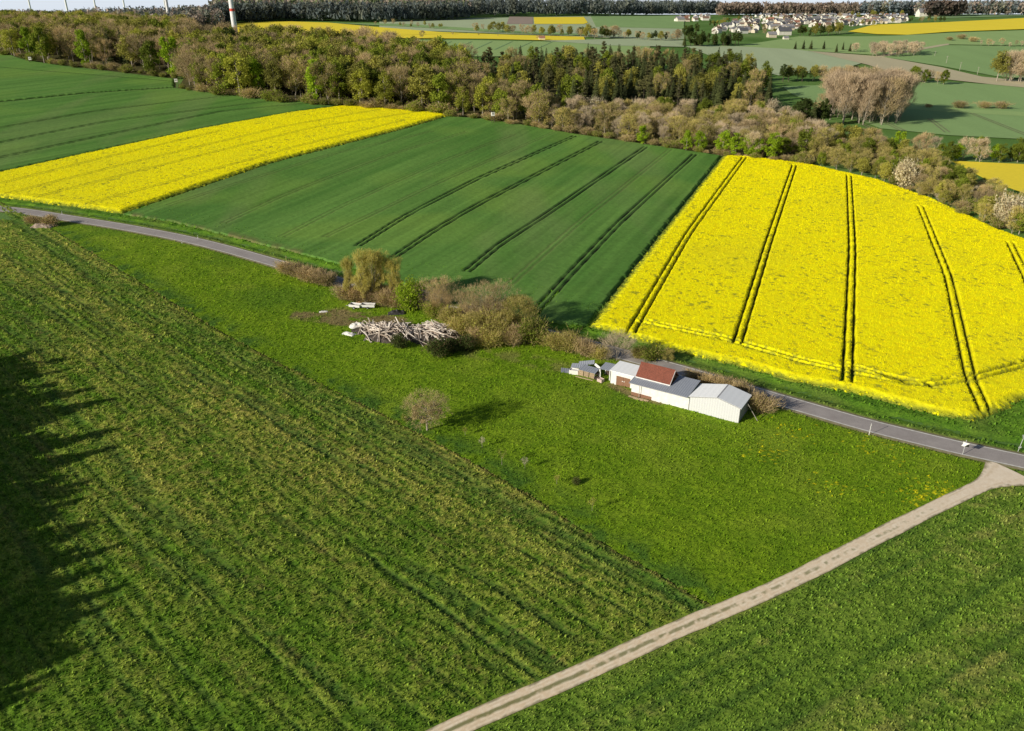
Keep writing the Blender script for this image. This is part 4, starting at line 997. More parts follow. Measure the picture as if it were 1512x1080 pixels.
r1 = MB(); slab(r1, [(5.85, -.18, 4.46), (10.5, -.18, 3.42), (10.5, 6.45, 3.42), (5.85, 6.45, 4.46)], .07); r1.obj('roof_panel', M_ROOFW, s1)
r1 = MB(); r1.box(5.5, 5.9, -.2, 6.47, 4.36, 4.42); r1.obj('ridge_strip', M_TRIM, s1)
for x0, z0, x1, z1 in ((.05, 3.02, 5.7, 4.37), (5.7, 4.37, 10.5, 3.30)):
    f = MB(); slab(f, [(x0, -.22, z0+.10), (x1, -.22, z1+.10), (x1, -.185, z1+.10), (x0, -.185, z0+.10)], .14); f.obj('fascia', M_TRIM, s1)
f = MB(); f.box(10.17, 10.26, -.06, .03, -.4, 3.3); f.obj('corner_post', M_TRIM, s1)
# grey corrugated lean-to
s2 = shed('lean_to_shed', 'long low white shed with a grey corrugated roof, middle of the joined sheds')
w2 = MB(); wallface(w2, [(-7.6, -.02, -.4), (.18, -.02, -.4), (.18, -.02, 3.0), (-7.6, -.02, 3.0)], (0, -1, 0)); w2.obj('front_wall', M_WHITE, s2)
w2 = MB(); wallface(w2, [(-12.1, .1, .75), (-7.6, .1, .75), (-7.6, .1, 2.95), (-12.1, .1, 2.95)], (0, -1, 0)); w2.obj('recessed_wall', M_WHITE, s2)
w2 = MB(); wallface(w2, [(-12.1, .06, -.4), (-7.6, .06, -.4), (-7.6, .06, .75), (-12.1, .06, .75)], (0, -1, 0)); w2.obj('plinth_boards', M_BOARD, s2)
w2 = MB(); wallface(w2, [(-12.1, 2.1, -.4), (-12.1, .14, -.4), (-12.1, .14, 2.95), (-12.1, 2.1, 3.1)], (-1, 0, 0)); w2.obj('end_wall', M_WHITE, s2)
r2 = MB(); slab(r2, [(-12.5, -.55, 2.98), (-4.6, -.55, 3.02), (-4.6, 2.05, 3.30), (-12.5, 2.05, 3.26)], .06); r2.obj('roof_sheet', M_ROOFG, s2)
r2 = MB(); slab(r2, [(-4.58, -.55, 3.03), (.0, -.55, 3.05), (.0, 6.5, 3.75), (-4.58, 6.5, 3.72)], .06); r2.obj('roof_sheet', M_ROOFG, s2)
for x in (-10.2,): f = MB(); f.tube((x, -.35, -.3), (x, -.35, 2.9), .06, .06, 6); f.obj('post', M_WOODP, s2)
f = MB(); f.tube((-12.5, -.6, 2.93), (-.02, -.6, 2.97), .07, .07, 8); f.obj('gutter', M_TRIM, s2)
# red tiled shed
s3 = shed('red_roof_shed', 'small shed with a red-brown tiled gable roof rising behind the grey lean-to roof')
w3 = MB(); wallface(w3, [(-11.9, 2.2, -.4), (-5.0, 2.2, -.4), (-5.0, 2.2, 3.55), (-11.9, 2.2, 3.55)], (0, -1, 0)); wallface(w3, [(-5.0, 6.5, -.4), (-11.9, 6.5, -.4), (-11.9, 6.5, 3.55), (-5.0, 6.5, 3.55)], (0, 1, 0)); w3.obj('wall', M_WHITE, s3)
for x, n in ((-5.0, 1), (-11.9, -1)):
    w3 = MB(); p = [(x, 2.32, -.4), (x, 6.38, -.4), (x, 6.38, 3.6), (x, 4.35, 5.45), (x, 2.32, 3.6)]; wallface(w3, p if n > 0 else p[::-1], (n, 0, 0)); w3.obj('gable_wall', M_GAB, s3)
r3 = MB(); slab(r3, [(-12.15, 1.85, 3.50), (-4.7, 1.85, 3.50), (-4.7, 4.35, 5.72), (-12.15, 4.35, 5.72)], .14); slab(r3, [(-4.7, 6.85, 3.50), (-12.15, 6.85, 3.50), (-12.15, 4.35, 5.72), (-4.7, 4.35, 5.72)], .14); r3.obj('tiled_roof', M_TILE, s3)
f = MB(); f.tube((-12.17, 4.35, 5.72), (-4.68, 4.35, 5.72), .13, .13, 8); f.obj('ridge_tiles', M_TILE, s3); f = MB(); f.box(-12.15, -4.7, 1.80, 1.845, 3.28, 3.50); f.obj('eave_board', M_WHITE, s3)
f = MB(); slab(f, [(-4.69, 1.85, 3.52), (-4.62, 1.85, 3.52), (-4.62, 4.35, 5.74), (-4.69, 4.35, 5.74)], .2); f.obj('verge_board', M_WHITE, s3)
# white flat shed
s4 = shed('flat_roof_shed', 'white flat-roofed shed with brown double doors, left of the red tiled roof')
w4 = MB(); wallface(w4, [(-18, 2.6, -.4), (-16.7, 2.6, -.4), (-16.7, 2.6, 3.0), (-18, 2.6, 3.0)], (0, -1, 0)); wallface(w4, [(-13.5, 2.6, -.4), (-12.2, 2.6, -.4), (-12.2, 2.6, 3.0), (-13.5, 2.6, 3.0)], (0, -1, 0)); wallface(w4, [(-16.7, 2.6, 2.15), (-13.5, 2.6, 2.15), (-13.5, 2.6, 3.0), (-16.7, 2.6, 3.0)], (0, -1, 0))
wallface(w4, [(-18, 7.2, -.4), (-18, 2.72, -.4), (-18, 2.72, 3.0), (-18, 7.2, 3.1)], (-1, 0, 0)); wallface(w4, [(-12.2, 7.2, -.4), (-17.88, 7.2, -.4), (-17.88, 7.2, 3.1), (-12.2, 7.2, 3.1)], (0, 1, 0)); w4.obj('wall', M_WHITE, s4)
r4 = MB(); slab(r4, [(-18.25, 2.35, 3.12), (-12.3, 2.35, 3.12), (-12.3, 7.4, 3.30), (-18.25, 7.4, 3.30)], .10); r4.obj('flat_roof', M_ROOFW, s4)
for a, b in ((-16.68, -15.12), (-15.08, -13.52)):
    d = MB(); d.box(a, b, 2.64, 2.70, -.3, 2.13); do = d.obj('door', M_BOARD, s4); k = MB(); hx = -15.3 if b < -15.1 else -14.9; k.box(hx-.09, hx+.09, 2.60, 2.638, 1.05, 1.25); k.obj('handle', M_STAND, do)
p5 = shed('open_porch', 'small open porch with a grey sheet roof, left end of the white shed')
r5 = MB(); slab(r5, [(-20.9, 3.0, 2.55), (-18.3, 3.0, 2.65), (-18.3, 6.0, 2.95), (-20.9, 6.0, 2.85)], .06); r5.obj('roof_sheet', M_ROOFG, p5)
for x, y in ((-20.7, 3.2), (-18.5, 3.2), (-20.7, 5.8)): f = MB(); f.box(x-.08, x+.08, y-.08, y+.08, -.3, 2.5); f.obj('post', M_WHITE, p5)
f = MB(); f.box(-20.6, -18.4, 5.7, 5.76, -.3, 2.6); f.obj('back_wall', M_DARKW, p5); f = MB(); f.box(-20.85, -20.6, 2.9, 3.05, 1.9, 2.45); f.obj('fascia', M_WHITE, p5)
pl = MB(); pl.tube((13.4, 2.7, -.2), (10.9, 2.7, 3.2), .07, .05, 7); props(pl.obj('leaning_pole', M_WOODP, None, loc=A0, rz=AZ), 'thin pale pole leaning against the right end of the metal shed', 'pole')
# junk beside the sheds
def at_shed(x, y, z=0):
    c, s = math.cos(AZ), math.sin(AZ); X, Y = A0.x+c*x-s*y, A0.y+s*x+c*y; return Vector((X, Y, float(h(X, Y))+z))
def piece(name, label, cat, mb, mat, x, y, z=0, rz=0, rx=0, ry=0, group=None):
    o = mb.obj(name, mat); o.location = at_shed(x, y, z); o.rotation_euler = (rx, ry, AZ+rz); return props(o, label, cat, group)
def panel(L, W, t=.04, ribs=True):
    m = MB(); n = 14
    for i in range(n):
        a, b = -L/2+L*i/n, -L/2+L*(i+1)/n; z = .03 if (i % 2 and ribs) else 0; m.box(a, b, -W/2, W/2, z, z+t)
    return m
piece('metal_sheet', 'blue-grey metal sheet lying furthest left beside the junk', 'metal sheet', panel(2.6, 1.7), M_ROOFG, -28.4, 2.6, .25, .5, .15, .1)
piece('metal_sheet', 'grey metal sheet leaning over the white crate', 'metal sheet', panel(3.6, 1.6), M_ROOFG, -26.2, 4.2, 1.35, .25, .25, -.12)
piece('metal_sheet', 'grey metal sheet on top of the leaning stack', 'metal sheet', panel(3.4, 1.3), M_ROOFG, -25.2, 5.6, 1.75, .4, .3, -.18)
piece('metal_sheet', 'white narrow sheet standing behind the junk shelter', 'metal sheet', panel(1.7, .5), M_WHITE, -22.6, 5.6, 1.6, -.4, 1.0, .2)
sh = thing('junk_shelter', 'low lean-to shelter with a grey sheet roof over stacked pallets', 'shelter', at_shed(-23.5, 3.2), AZ)
f = panel(4.0, 2.3); f.obj('roof_sheet', M_ROOFG, sh, loc=(0, .2, 1.55)).rotation_euler = (.12, 0, 0)
for x in (-1.8, 1.8):
    for y in (-.7, 1.2): f = MB(); f.box(x-.06, x+.06, y-.06, y+.06, -.2, 1.5); f.obj('post', M_WOODP, sh)
f = MB(); f.box(-1.9, 1.9, 1.22, 1.27, -.2, 1.5); f.obj('back_board', M_DARKW, sh)
M_PAL = m_obj('pallet_wood', (.52, .40, .26), (.40, .30, .20), 3, .85, .1)
def pallet():
    m = MB()
    for i in range(5): m.box(-.55, .55, -.06, -.03, .02+.26*i, .20+.26*i)
    for x in (-.5, 0, .44): m.box(x, x+.08, -.028, .06, 0, 1.28)
    for i in (0, 2, 4): m.box(-.55, .55, .062, .085, .02+.26*i, .20+.26*i)
    return m
for i, (x, wd) in enumerate(((-24.9, 'left'), (-23.6, 'middle'), (-22.3, 'right'))):
    piece('pallet', f'pale wooden pallet on end, {wd} one of three in the junk shelter', 'pallet', pallet(), M_PAL, x, 2.3, .05, random.uniform(-.1, .1), -.12, 0, 'pallets in the junk shelter')
def crate(L, W, H):
    m = MB()
    for i in range(4): z = H*i/4; m.box(-L/2, L/2, -W/2, -W/2+.04, z+.02, z+H/4-.02); m.box(-L/2, L/2, W/2-.04, W/2, z+.02, z+H/4-.02); m.box(-L/2, -L/2+.04, -W/2+.05, W/2-.05, z+.02, z+H/4-.02); m.box(L/2-.04, L/2, -W/2+.05, W/2-.05, z+.02, z+H/4-.02)
    m.box(-L/2+.06, L/2-.06, -W/2+.06, W/2-.06, .03, H*.8); return m
piece('crate', 'pale slatted crate at the left under the leaning sheets', 'crate', crate(2.0, 1.3, 1.0), M_STAND, -26.6, 2.6, .05, .2, 0, 0)
piece('crate', 'small pinkish crate in front of the dark porch', 'crate', crate(1.2, 1.0, .8), m_obj('pink_crate', (.62, .48, .44), (.60, .47, .43), 3), -20.0, 2.0, .05, -.2)
piece('crate', 'low dark crate between the porch and the pallets', 'crate', crate(1.0, .9, .6), M_DARKW, -21.2, 2.6, .05, .4)
bl = MB(); bl.box(-2.0, 2.0, -.1, .1, 0, .25); piece('timber_beam', 'long pale beam on the ground before the pallets', 'beam', bl, M_PAL, -23.6, 1.4, .0, .04)
for i, (x, y, r) in enumerate(((-11.2, -.8, .02), (-10.0, -1.0, .05), (-8.9, -.75, -.03))):
    b = MB(); [b.box(-1.0, 1.0, -.3+.2*k, -.13+.2*k, .0+.05*(k % 2), .12+.05*(k % 2)) for k in range(3)]
    piece('board_stack', ('leftmost', 'middle', 'rightmost')[i]+' low stack of brown boards under the lean-to roof', 'boards', b, M_PAL, x, y, .05, r)

# ------------------------------------------------------------------ the scrap timber heap
def clump(px, py): return Vector((*P(px, py), 0))
HC = [(clump(580, 494), 6.8, 5.8, 1.8), (clump(640, 496), 6.4, 6.4, 1.9), (clump(548, 488), 5, 3.6, 1.0)]
def heap_h(x, y):
    z = 0
    for c, a, b, H in HC: z = np.maximum(z, H*np.clip(1-((x-c.x)/a)**2-((y-c.y)/b)**2, 0, 1)**.6)
    return z
gx, gy = np.meshgrid(np.arange(-46, -4, .4), np.arange(156, 198, .4), indexing='ij'); hz_ = heap_h(gx, gy)*.72+(fbm(gx*.9, gy*.9, 71, 3)-.5)*.7*(heap_h(gx, gy) > .05); msk = heap_h(gx, gy) > .02
c4 = msk[:-1, :-1] | msk[1:, :-1] | msk[:-1, 1:] | msk[1:, 1:]; ii, jj = np.nonzero(c4); ny_ = gx.shape[1]; a_ = ii*ny_+jj; F_ = np.stack([a_, a_+ny_, a_+ny_+1, a_+1], 1); us, inv = np.unique(F_.ravel(), return_inverse=True)
V_ = np.column_stack([gx.ravel(), gy.ravel(), h(gx.ravel(), gy.ravel())+hz_.ravel()-.1])[us]
props(link('debris_mound', np_mesh('debris_mound', V_, inv.reshape(-1, 4), m_noise('debris', (.030, .026, .026), (.15, .125, .105), 1.3, .95, .05, .4))), 'dark mound of broken debris under the pale timber', 'debris', None, 'stuff')
M_OLDW = m_obj('grey_timber', (.92, .84, .75), (.42, .33, .26), 2, .9, .05, (.3, 3, 3), .2)
BM_ = []
for L, wd, th in ((3.4, .22, .08), (4.8, .20, .10), (2.2, .34, .06), (3.8, .16, .14), (5.8, .18, .12)):
    b = MB(); b.box(-L/2, L/2*.4, -wd/2, wd/2, 0, th); b.box(L/2*.4+.01, L/2, -wd/2, wd/2*.9, .005, th-.005); BM_.append(b.mesh('timber', M_OLDW))
NB = 0
while NB < 295:
    c, a, b, H = HC[random.choices((0, 1, 2), (.44, .46, .10))[0]]; u = random.gauss(0, .46); v = random.gauss(0, .46)
    if u*u+v*v > 1.1: continue
    x, y = c.x+u*a, c.y+v*b; z = float(heap_h(x, y))*.85+random.uniform(-.15, .7)*(1-.5*(u*u+v*v)); az = math.radians(random.gauss(-58 if x < -19 else -38, 30)); dx, dy = math.cos(az)*1.3, math.sin(az)*1.3
    sl_ = (float(heap_h(x+dx, y+dy))-float(heap_h(x-dx, y-dy)))*.7/2.6
    o = link('scrap_timber', BM_[random.randrange(5)]); o.location = (x, y, float(h(x, y))+max(.05, z)); o.rotation_euler = (random.gauss(0, .3), -math.atan(sl_)+random.gauss(0, .2), az)
    side = 'left' if x < c.x-.0 and c is HC[0][0] else 'right'
    lb = ('weathered pale board in the left half of the timber heap', 'weathered pale boards in the left half of the heap') if c is not HC[1][0] else ('weathered pale board in the right half of the timber heap', 'weathered pale boards in the right half of the heap')
    props(o, lb[0], 'board', lb[1]); NB += 1
def crumple(px, py, L, W, label, mat, name='tarpaulin', H=.7, rz=0, cat='tarpaulin'):
    n, m = 26, 18; u, v = np.meshgrid(np.linspace(-1, 1, n), np.linspace(-1, 1, m), indexing='ij'); X = u*L/2*(1+.18*(vn(u*3+px, v*3, 5)-.5)); Y = v*W/2*(1+.3*(vn(u*3, v*3+px, 8)-.5))
    Z = H*np.clip(1-u**2, 0, 1)**.5*np.clip(1-v**2, 0, 1)**.5*(.35+.9*fbm(u*2.3+px, v*2.3, 12, 3))+.05; i, j = np.meshgrid(np.arange(n-1), np.arange(m-1), indexing='ij'); a = (i*m+j).ravel()
    o = link(name, np_mesh(name, np.column_stack([X.ravel(), Y.ravel(), Z.ravel()]), np.stack([a, a+m, a+m+1, a+1], 1), mat), None, PZ(px, py), rz); return props(o, label, cat)
M_TARP = m_noise('white_tarp', (.74, .72, .68), (.84, .82, .79), 1.5, .6, .3, .1); M_BLACK = m_noise('black_film', (.018, .018, .02), (.05, .045, .045), 1.5, .5, .4, .15)
crumple(528, 483, 4.0, 2.6, 'crumpled white tarpaulin lying against the left side of the timber heap', M_TARP, H=1.2, rz=.3); crumple(515, 494, 3.4, 1.8, 'flat white tarpaulin scrap on the grass left of the heap', M_TARP, H=.5, rz=-.4)
crumple(586, 464, 4.6, 2.0, 'long dark covered roll lying behind the timber heap', M_BLACK, 'covered_roll', 1.3, .1, 'roll'); crumple(548, 481, 2.6, 2.2, 'black plastic sheet between the white tarpaulin and the boards', M_BLACK, H=.9)
crumple(478, 461, 2.2, .9, 'small pale scrap on the bare soil left of the trailers', M_TARP, 'scrap_sheet', .3, .2, 'scrap')
# two small trailers
M_TRW = m_noise('trailer_white', (.70, .69, .67), (.80, .79, .77), 1.5, .5, .3, .05); M_TYRE = m_noise('rubber', (.02, .02, .02), (.04, .04, .04), 3, .9, .2); M_BED = m_noise('trailer_bed', (.05, .05, .06), (.11, .11, .12), 2, .8, .2)
def trailer(px, py, rz, L, label):
    t = thing('trailer', label, 'trailer', PZ(px, py), rz); W, z0, z1 = 1.7, .55, 1.15
    b = MB(); b.box(-L/2+.06, L/2-.06, -W/2+.06, W/2-.06, z0, z0+.08); b.obj('bed', M_BED, t)
    for n_, c in (('side_board', (-L/2, L/2, -W/2, -W/2+.05)), ('side_board', (-L/2, L/2, W/2-.05, W/2)), ('end_board', (-L/2, -L/2+.05, -W/2+.051, W/2-.051)), ('end_board', (L/2-.05, L/2, -W/2+.051, W/2-.051))):
        s = MB(); s.box(*c, z0-.05, z1); s.obj(n_, M_TRW, t)
    for s in (-1, 1):
        w_ = MB(); w_.tube((0, s*(W/2+.03), .32), (0, s*(W/2+.24), .32), .33, .33, 18); wo = w_.obj('wheel', M_TYRE, t); r_ = MB(); r_.tube((0, s*(W/2+.241), .32), (0, s*(W/2+.25), .32), .18, .17, 12); r_.obj('rim', M_TRIM, wo)
    d = MB(); d.tube((-L/2, -.35, z0), (-L/2-1.2, 0, .45), .04, .04, 6); d.tube((-L/2, .35, z0), (-L/2-1.2, 0, .45), .04, .04, 6); d.obj('drawbar', M_TRIM, t); ax = MB(); ax.tube((0, -W/2, .32), (0, W/2, .32), .05, .05, 8); ax.obj('axle', M_TRIM, t); return t
trailer(525, 455, -.25, 3.0, 'left one of two small white open trailers on the bare soil'); trailer(544, 455, -.05, 3.6, 'right one of two small white open trailers, longer and parked against the brush')
crumple(531, 448, 2.0, 1.0, 'orange-brown board pile behind the trailers', m_noise('rust_board', (.40, .22, .10), (.52, .32, .17), 2), 'board_pile', .6, .4, 'boards')

# ------------------------------------------------------------------ road furniture
M_POST = m_noise('post_white', (.74, .74, .73), (.82, .82, .80), 2, .6, .2, 0); M_STEEL = m_noise('galvanised', (.42, .43, .44), (.55, .56, .57), 2, .5, .4, 0); M_SIGNB = m_noise('sign_back', (.50, .51, .52), (.60, .61, .62), 2, .5, .3, 0)
M_SW = m_noise('sign_white', (.80, .80, .78), (.84, .84, .82), 2, .5, .3, 0); M_SK = m_noise('sign_black', (.02, .02, .02), (.03, .03, .03), 2, .5, .3, 0)
def post(px, py, label):
    t = thing('delineator_post', label, 'road post', PZ(px, py), 0); b = MB(); b.tube((0, 0, -.2), (0, 0, .72), .085, .085, 8, False); b.obj('post', M_POST, t)
    c = MB(); c.tube((0, 0, .72), (0, 0, .94), .088, .088, 8, False); c.obj('black_band', M_SK, t); d = MB(); d.tube((0, 0, .94), (0, 0, 1.1), .085, .07, 8); d.obj('cap', M_POST, t)
post(92, 317, 'white roadside post above the road, right of the stony scrub patch'); post(292.5, 353, 'white roadside post on the upper verge beside the pair at the bend'); post(269, 360, 'white roadside post on the lower verge left of the bend'); post(490, 404, 'white roadside post on the upper verge left of the yellowish trees'); post(72, 328, 'white roadside post on the lower verge by the stony scrub patch')
v = PZ(1283, 643); t = thing('marker_pole', 'thin pale pole on the lower verge of the road', 'pole', v); b = MB(); b.tube((0, 0, -.3), (0, 0, 2.5), .055, .045, 8); b.obj('pole', M_POST, t); b = MB(); b.tube((0, 0, 2.3), (0, 0, 2.45), .065, .065, 8); b.obj('cap_band', M_STEEL, t)
v = PZ(1421, 672); t = thing('direction_sign', 'white and black arrow sign on a pole beside the road, left of the track mouth', 'road sign', v, math.radians(-35)); b = MB(); b.tube((0, 0, -.3), (0, 0, 3.1), .05, .05, 8); b.obj('pole', M_STEEL, t)
b = MB(); b.face([(-.55, -.07, 1.75), (.62, -.07, 1.75), (.62, -.07, 2.55), (-.20, -.07, 2.55)]); b.face([(-.20, -.055, 2.55), (.62, -.055, 2.55), (.62, -.055, 1.75), (-.55, -.055, 1.75)]); pn_ = b.obj('arrow_panel', M_SW, t)
b = MB(); b.face([(-.05, -.10, 1.78), (.62, -.10, 1.78), (.62, -.10, 2.5), (.35, -.10, 2.3)]); b.obj('black_field', M_SK, pn_); b = MB(); b.box(-.42, -.1, .06, .08, 2.2, 2.6); b.obj('back_plate', M_SIGNB, t)
v = PZ(1503, 667); t = thing('give_way_sign', 'back of a triangular give way sign on a pole at the right edge', 'road sign', v, math.radians(15)); t.rotation_euler = (0, .10, math.radians(15)); b = MB(); b.tube((0, 0, -.3), (0, 0, 3.4), .05, .05, 8); b.obj('pole', M_STEEL, t)
b = MB(); b.face([(-.62, -.06, 3.5), (.0, -.06, 2.45), (.62, -.06, 3.5)]); b.face([(.62, -.075, 3.5), (0, -.075, 2.45), (-.62, -.075, 3.5)]); b.obj('triangle_plate', M_SIGNB, t); b = MB(); b.box(-.32, .32, -.075, -.06, .75, 1.05); b.obj('lower_plate', M_POST, t)

# ------------------------------------------------------------------ near trees and shrubs
def filled(r, H, W, z0, n, size, long, leafy=0):
    """fills the crown of a leafless tree with radial twig clumps so its outline reads"""
    mb, V, LV = r; C = []; D = []
    for i in range(n):
        u = rv(); f = random.uniform(.45, .93); c = np.array([u.x*W/2*f, u.y*W/2*f, (H+z0)/2+u.z*(H-z0)/2*f]); k = 110; q = c+ball(k, .5)*W*random.uniform(.09, .16); C.append(q); D.append((q-np.array([0, 0, z0]))/H+RNG.normal(size=(k, 3))*.22+np.array([0, 0, .25]))
    C = np.concatenate(C); D = np.concatenate(D); T = tri_cloud(C, size*(.6+.8*RNG.random(len(C))), D=D).reshape(-1, 3, 3); d = D/np.linalg.norm(D, axis=1)[:, None]; T[:, 2] = C+d*(long*(.5+RNG.random(len(C))))[:, None]
    return mb, np.concatenate([V, T.reshape(-1, 3)]), LV
reg('willow', 3, 14, lambda: filled(proto_bare(14, 7, 5000, .8, .07, .05, lev=4, leaf=8000, lsize=.2, up=1.3, spread=.42, limbs=24, stems=3, lr=.007), 14, 7.2, 1.2, 70, .08, .9), M_PALEBARK, T_WILLOW, L_WILLOW)
reg('nearbare', 3, 11, lambda: filled(proto_bare(11, 12.5, 7000, .7, .06, .08, lev=4, nb=3, leaf=1800, lsize=.2, up=.4, spread=.8, limbs=20, stems=2, lr=.012), 11, 12, 1.5, 75, .06, .9), M_PALEBARK, T_BROWN, L_OLIVE)
reg('nearolive', 2, 8, lambda: proto_bare(8, 8, 6500, .7, .055, .06, lev=4, leaf=7000, lsize=.21, up=.4, limbs=18, stems=2), M_BARK, T_WARM, L_OLIVE)
reg('nearshrub', 4, 3.2, lambda: thicket(3.2, 4.6, 3000, .050, .85, 2600, .2), M_BARK, T_WARM, L_OLIVE)
reg('brownshrub', 3, 3, lambda: thicket(3, 4.2, 3600, .05, .95, 700, .17), M_BARK, T_BROWN, L_OLIVE)
reg('neargreen', 3, 4, lambda: thicket(4, 4.6, 900, .04, .7, 5200, .22), M_BARK, T_BROWN, L_BRIGHT)
reg('greenish', 2, 3.2, lambda: thicket(3.2, 4.4, 1800, .045, .8, 4200, .2), M_BARK, T_WARM, L_GREEN)
reg('neardark', 2, 3, lambda: thicket(3, 4.2, 1500, .04, .7, 3800, .2), M_BARK, T_DARK, L_DARK)
reg('nearpink', 2, 4, lambda: thicket(4, 4, 1600, .04, .7, 2800, .18), M_BARK, T_BROWN, L_PINK)
reg('nearpale', 2, 5, lambda: proto_bare(5, 5.5, 4200, .7, .035, .05, lev=4, up=.4, spread=.8, limbs=16, stems=2), M_PALEBARK, T_PALE)
for k, v_ in dict(willow=('willow_tree', 'tree'), nearbare=('bare_tree', 'tree'), nearolive=('budding_tree', 'tree'), nearshrub=('shrub', 'bush'), brownshrub=('brown_shrub', 'bush'), neargreen=('green_shrub', 'bush'), neardark=('dark_shrub', 'bush'), greenish=('shrub', 'bush'), nearpink=('blossoming_shrub', 'bush'), nearpale=('pale_bare_tree', 'tree')).items(): KIND[k] = v_
def near(kind, px, py, hp, label, wide=1.0, group=None, var=None):
    x, y = P(px, py); return tree(kind, x, y, tall(px, py, hp), label, group, wide, var=var)
near('willow', 540, 449, 80, 'tallest yellowish budding tree, left of the roadside clump', 1.05); near('willow', 563, 447, 74, 'middle yellowish budding tree of the roadside clump', 1.0)
near('willow', 586, 448, 66, 'shorter yellowish budding tree at the right of the clump', .95); near('willow', 518, 444, 62, 'smallest yellowish budding tree, leftmost of the roadside clump', .85)
for i, (px, py, hp) in enumerate([(510, 443, 22), (524, 444, 22), (540, 446, 22), (556, 448, 24), (572, 452, 26), (588, 454, 24), (550, 444, 28), (575, 448, 28)]): near('brownshrub', px, py, hp, 'brown leafless brush under the yellowish roadside trees', 1.15, 'brown brush under the yellowish trees')
near('neargreen', 603, 458, 38, 'bright green bush right of the yellowish trees', .85); near('neargreen', 613, 450, 36, 'bright green bush behind the pink blossom bush', .8)
near('nearpink', 622, 455, 26, 'pinkish blossoming bush between the green bush and the bare trees', 1.0)
near('nearbare', 652, 466, 58, 'round bare brown tree behind the right end of the timber heap', .85, var=0); near('nearbare', 728, 486, 70, 'largest bare brown tree with a broad round crown beside the road', 1.0, var=1); near('nearbare', 694, 478, 50, 'bare brown tree left of the largest bare tree', .95, var=2)
near('nearolive', 768, 493, 56, 'olive budding tree right of the largest bare tree', 1.0); near('nearolive', 748, 500, 40, 'small olive budding tree below the largest bare tree', 1.0); near('nearpink', 769, 504, 24, 'pale blossoming bush at the foot of the olive tree', 1.0)
for i, (px, py, hp, lb) in enumerate([(665, 484, 26, 'olive-tinged shrub right behind the timber heap'), (682, 494, 28, 'olive-tinged shrub between the heap and the largest bare tree'), (705, 506, 26, 'olive-tinged shrub below the bare trees'), (724, 512, 24, 'rounded shrub at the meadow edge below the largest bare tree'), (785, 508, 32, 'rounded shrub right of the olive tree'),
    (803, 512, 28, 'first shrub of the roadside scrub, from the left'), (822, 517, 30, 'second shrub of the roadside scrub, from the left'), (842, 520, 26, 'third shrub of the roadside scrub, from the left'), (862, 526, 24, 'spring shrub behind the leaning metal sheets'), (884, 530, 22, 'spring shrub behind the open porch'), (640, 470, 24, 'spring shrub under the round bare tree'),
    (702, 497, 34, 'olive-tinged shrub at the foot of the left bare tree'), (722, 501, 36, 'olive-tinged shrub at the foot of the largest bare tree'), (741, 507, 34, 'olive-tinged shrub right of the largest bare trunk'), (757, 510, 30, 'olive-tinged shrub left of the pale blossoming bush'),
    (942, 529, 20, 'low shrub behind the white flat roof'), (962, 533, 22, 'low shrub behind the red tiled roof'), (985, 536, 20, 'low shrub above the red gable')]): near(('nearshrub', 'nearshrub', 'brownshrub', 'nearshrub', 'greenish', 'nearolive')[i % 6], px, py, hp*random.uniform(.8, 1.15), lb, .95)
near('nearpale', 912, 534, 42, 'pale bare small tree behind the white flat-roofed shed', 1.1)
for i, (px, py, hp, lb) in enumerate([(648, 526, 26, 'dark green bush before the right end of the heap'), (690, 517, 22, 'dark green bush right of the heap at the meadow edge'), (668, 520, 20, 'small dark bush between two larger dark bushes'), (592, 514, 18, 'small dark bush at the lower front of the heap')]): near('neardark', px, py, hp, lb, 1.05)
for i, (px, py) in enumerate([(424, 405), (436, 408), (448, 412), (460, 416), (472, 419), (484, 422)]): near('brownshrub', px, py, 20, 'brown leafless shrub in the low hedge along the lower road verge', 1.2, 'brown shrubs of the low roadside hedge')
for i, (px, py, hp, lb) in enumerate([(1022, 566, 18, 'brown shrub behind the grey lean-to roof'), (1046, 572, 20, 'brown shrub behind the left part of the metal shed roof'), (1068, 577, 20, 'brown shrub behind the ridge of the metal shed'), (1092, 586, 22, 'brown shrub behind the right part of the metal shed'), (1119, 606, 26, 'brown shrub at the right end of the metal shed')]): near('brownshrub', px, py, hp, lb, 1.2)
near('brownshrub', 48, 331, 13, 'left small brown shrub on the stony scrub patch by the road', 1.2); near('brownshrub', 76, 334, 17, 'right small brown shrub on the stony scrub patch by the road', 1.1)
crumple(64, 335, 7, 4, 'pile of pale stones and earth between two small shrubs by the road', m_noise('stones', (.22, .16, .12), (.46, .38, .32), 1.8, .95, .05, .4), 'stone_pile', 1.6, 0, 'stones')
# lone tree in the meadow
def lone_tree():
    mb, V, LV = crop_low(proto_bare(8, 8.6, 5500, .5, .05, .36, lev=4, nb=3, leaf=2500, lsize=.17, up=.14, spread=.95, limbs=24, lr=.014), 2.6)
    C = []
    for i in range(30):
        u = rv(); c = np.array([u.x*3.3, u.y*3.3, 5.0+u.z*(2.2 if u.z > 0 else 1.7)]); C.append(c+ball(190, .5)*random.uniform(.55, 1.05)*np.array([1, 1, .8]))
    C = np.concatenate(C); V = np.concatenate([V, tri_cloud(C, .16*(.5+RNG.random(len(C))), long=1.3)])
    mb.tube((0, 0, -.4), (0, 0, 3.4), .30, .20, 9, False); return mb, V, LV
T_LONE = m_leaf('twigs_tan', (.50, .40, .21), .1, .2); L_LONE = m_leaf('leaf_tan', (.44, .40, .13), .1, .3)
reg('lone', 1, 8, lone_tree, M_PALEBARK, T_LONE, L_LONE); KIND['lone'] = ('fruit_tree', 'tree')
lt = near('lone', 631, 636, 57, 'lone round-crowned tree with tan twigs standing in the meadow')
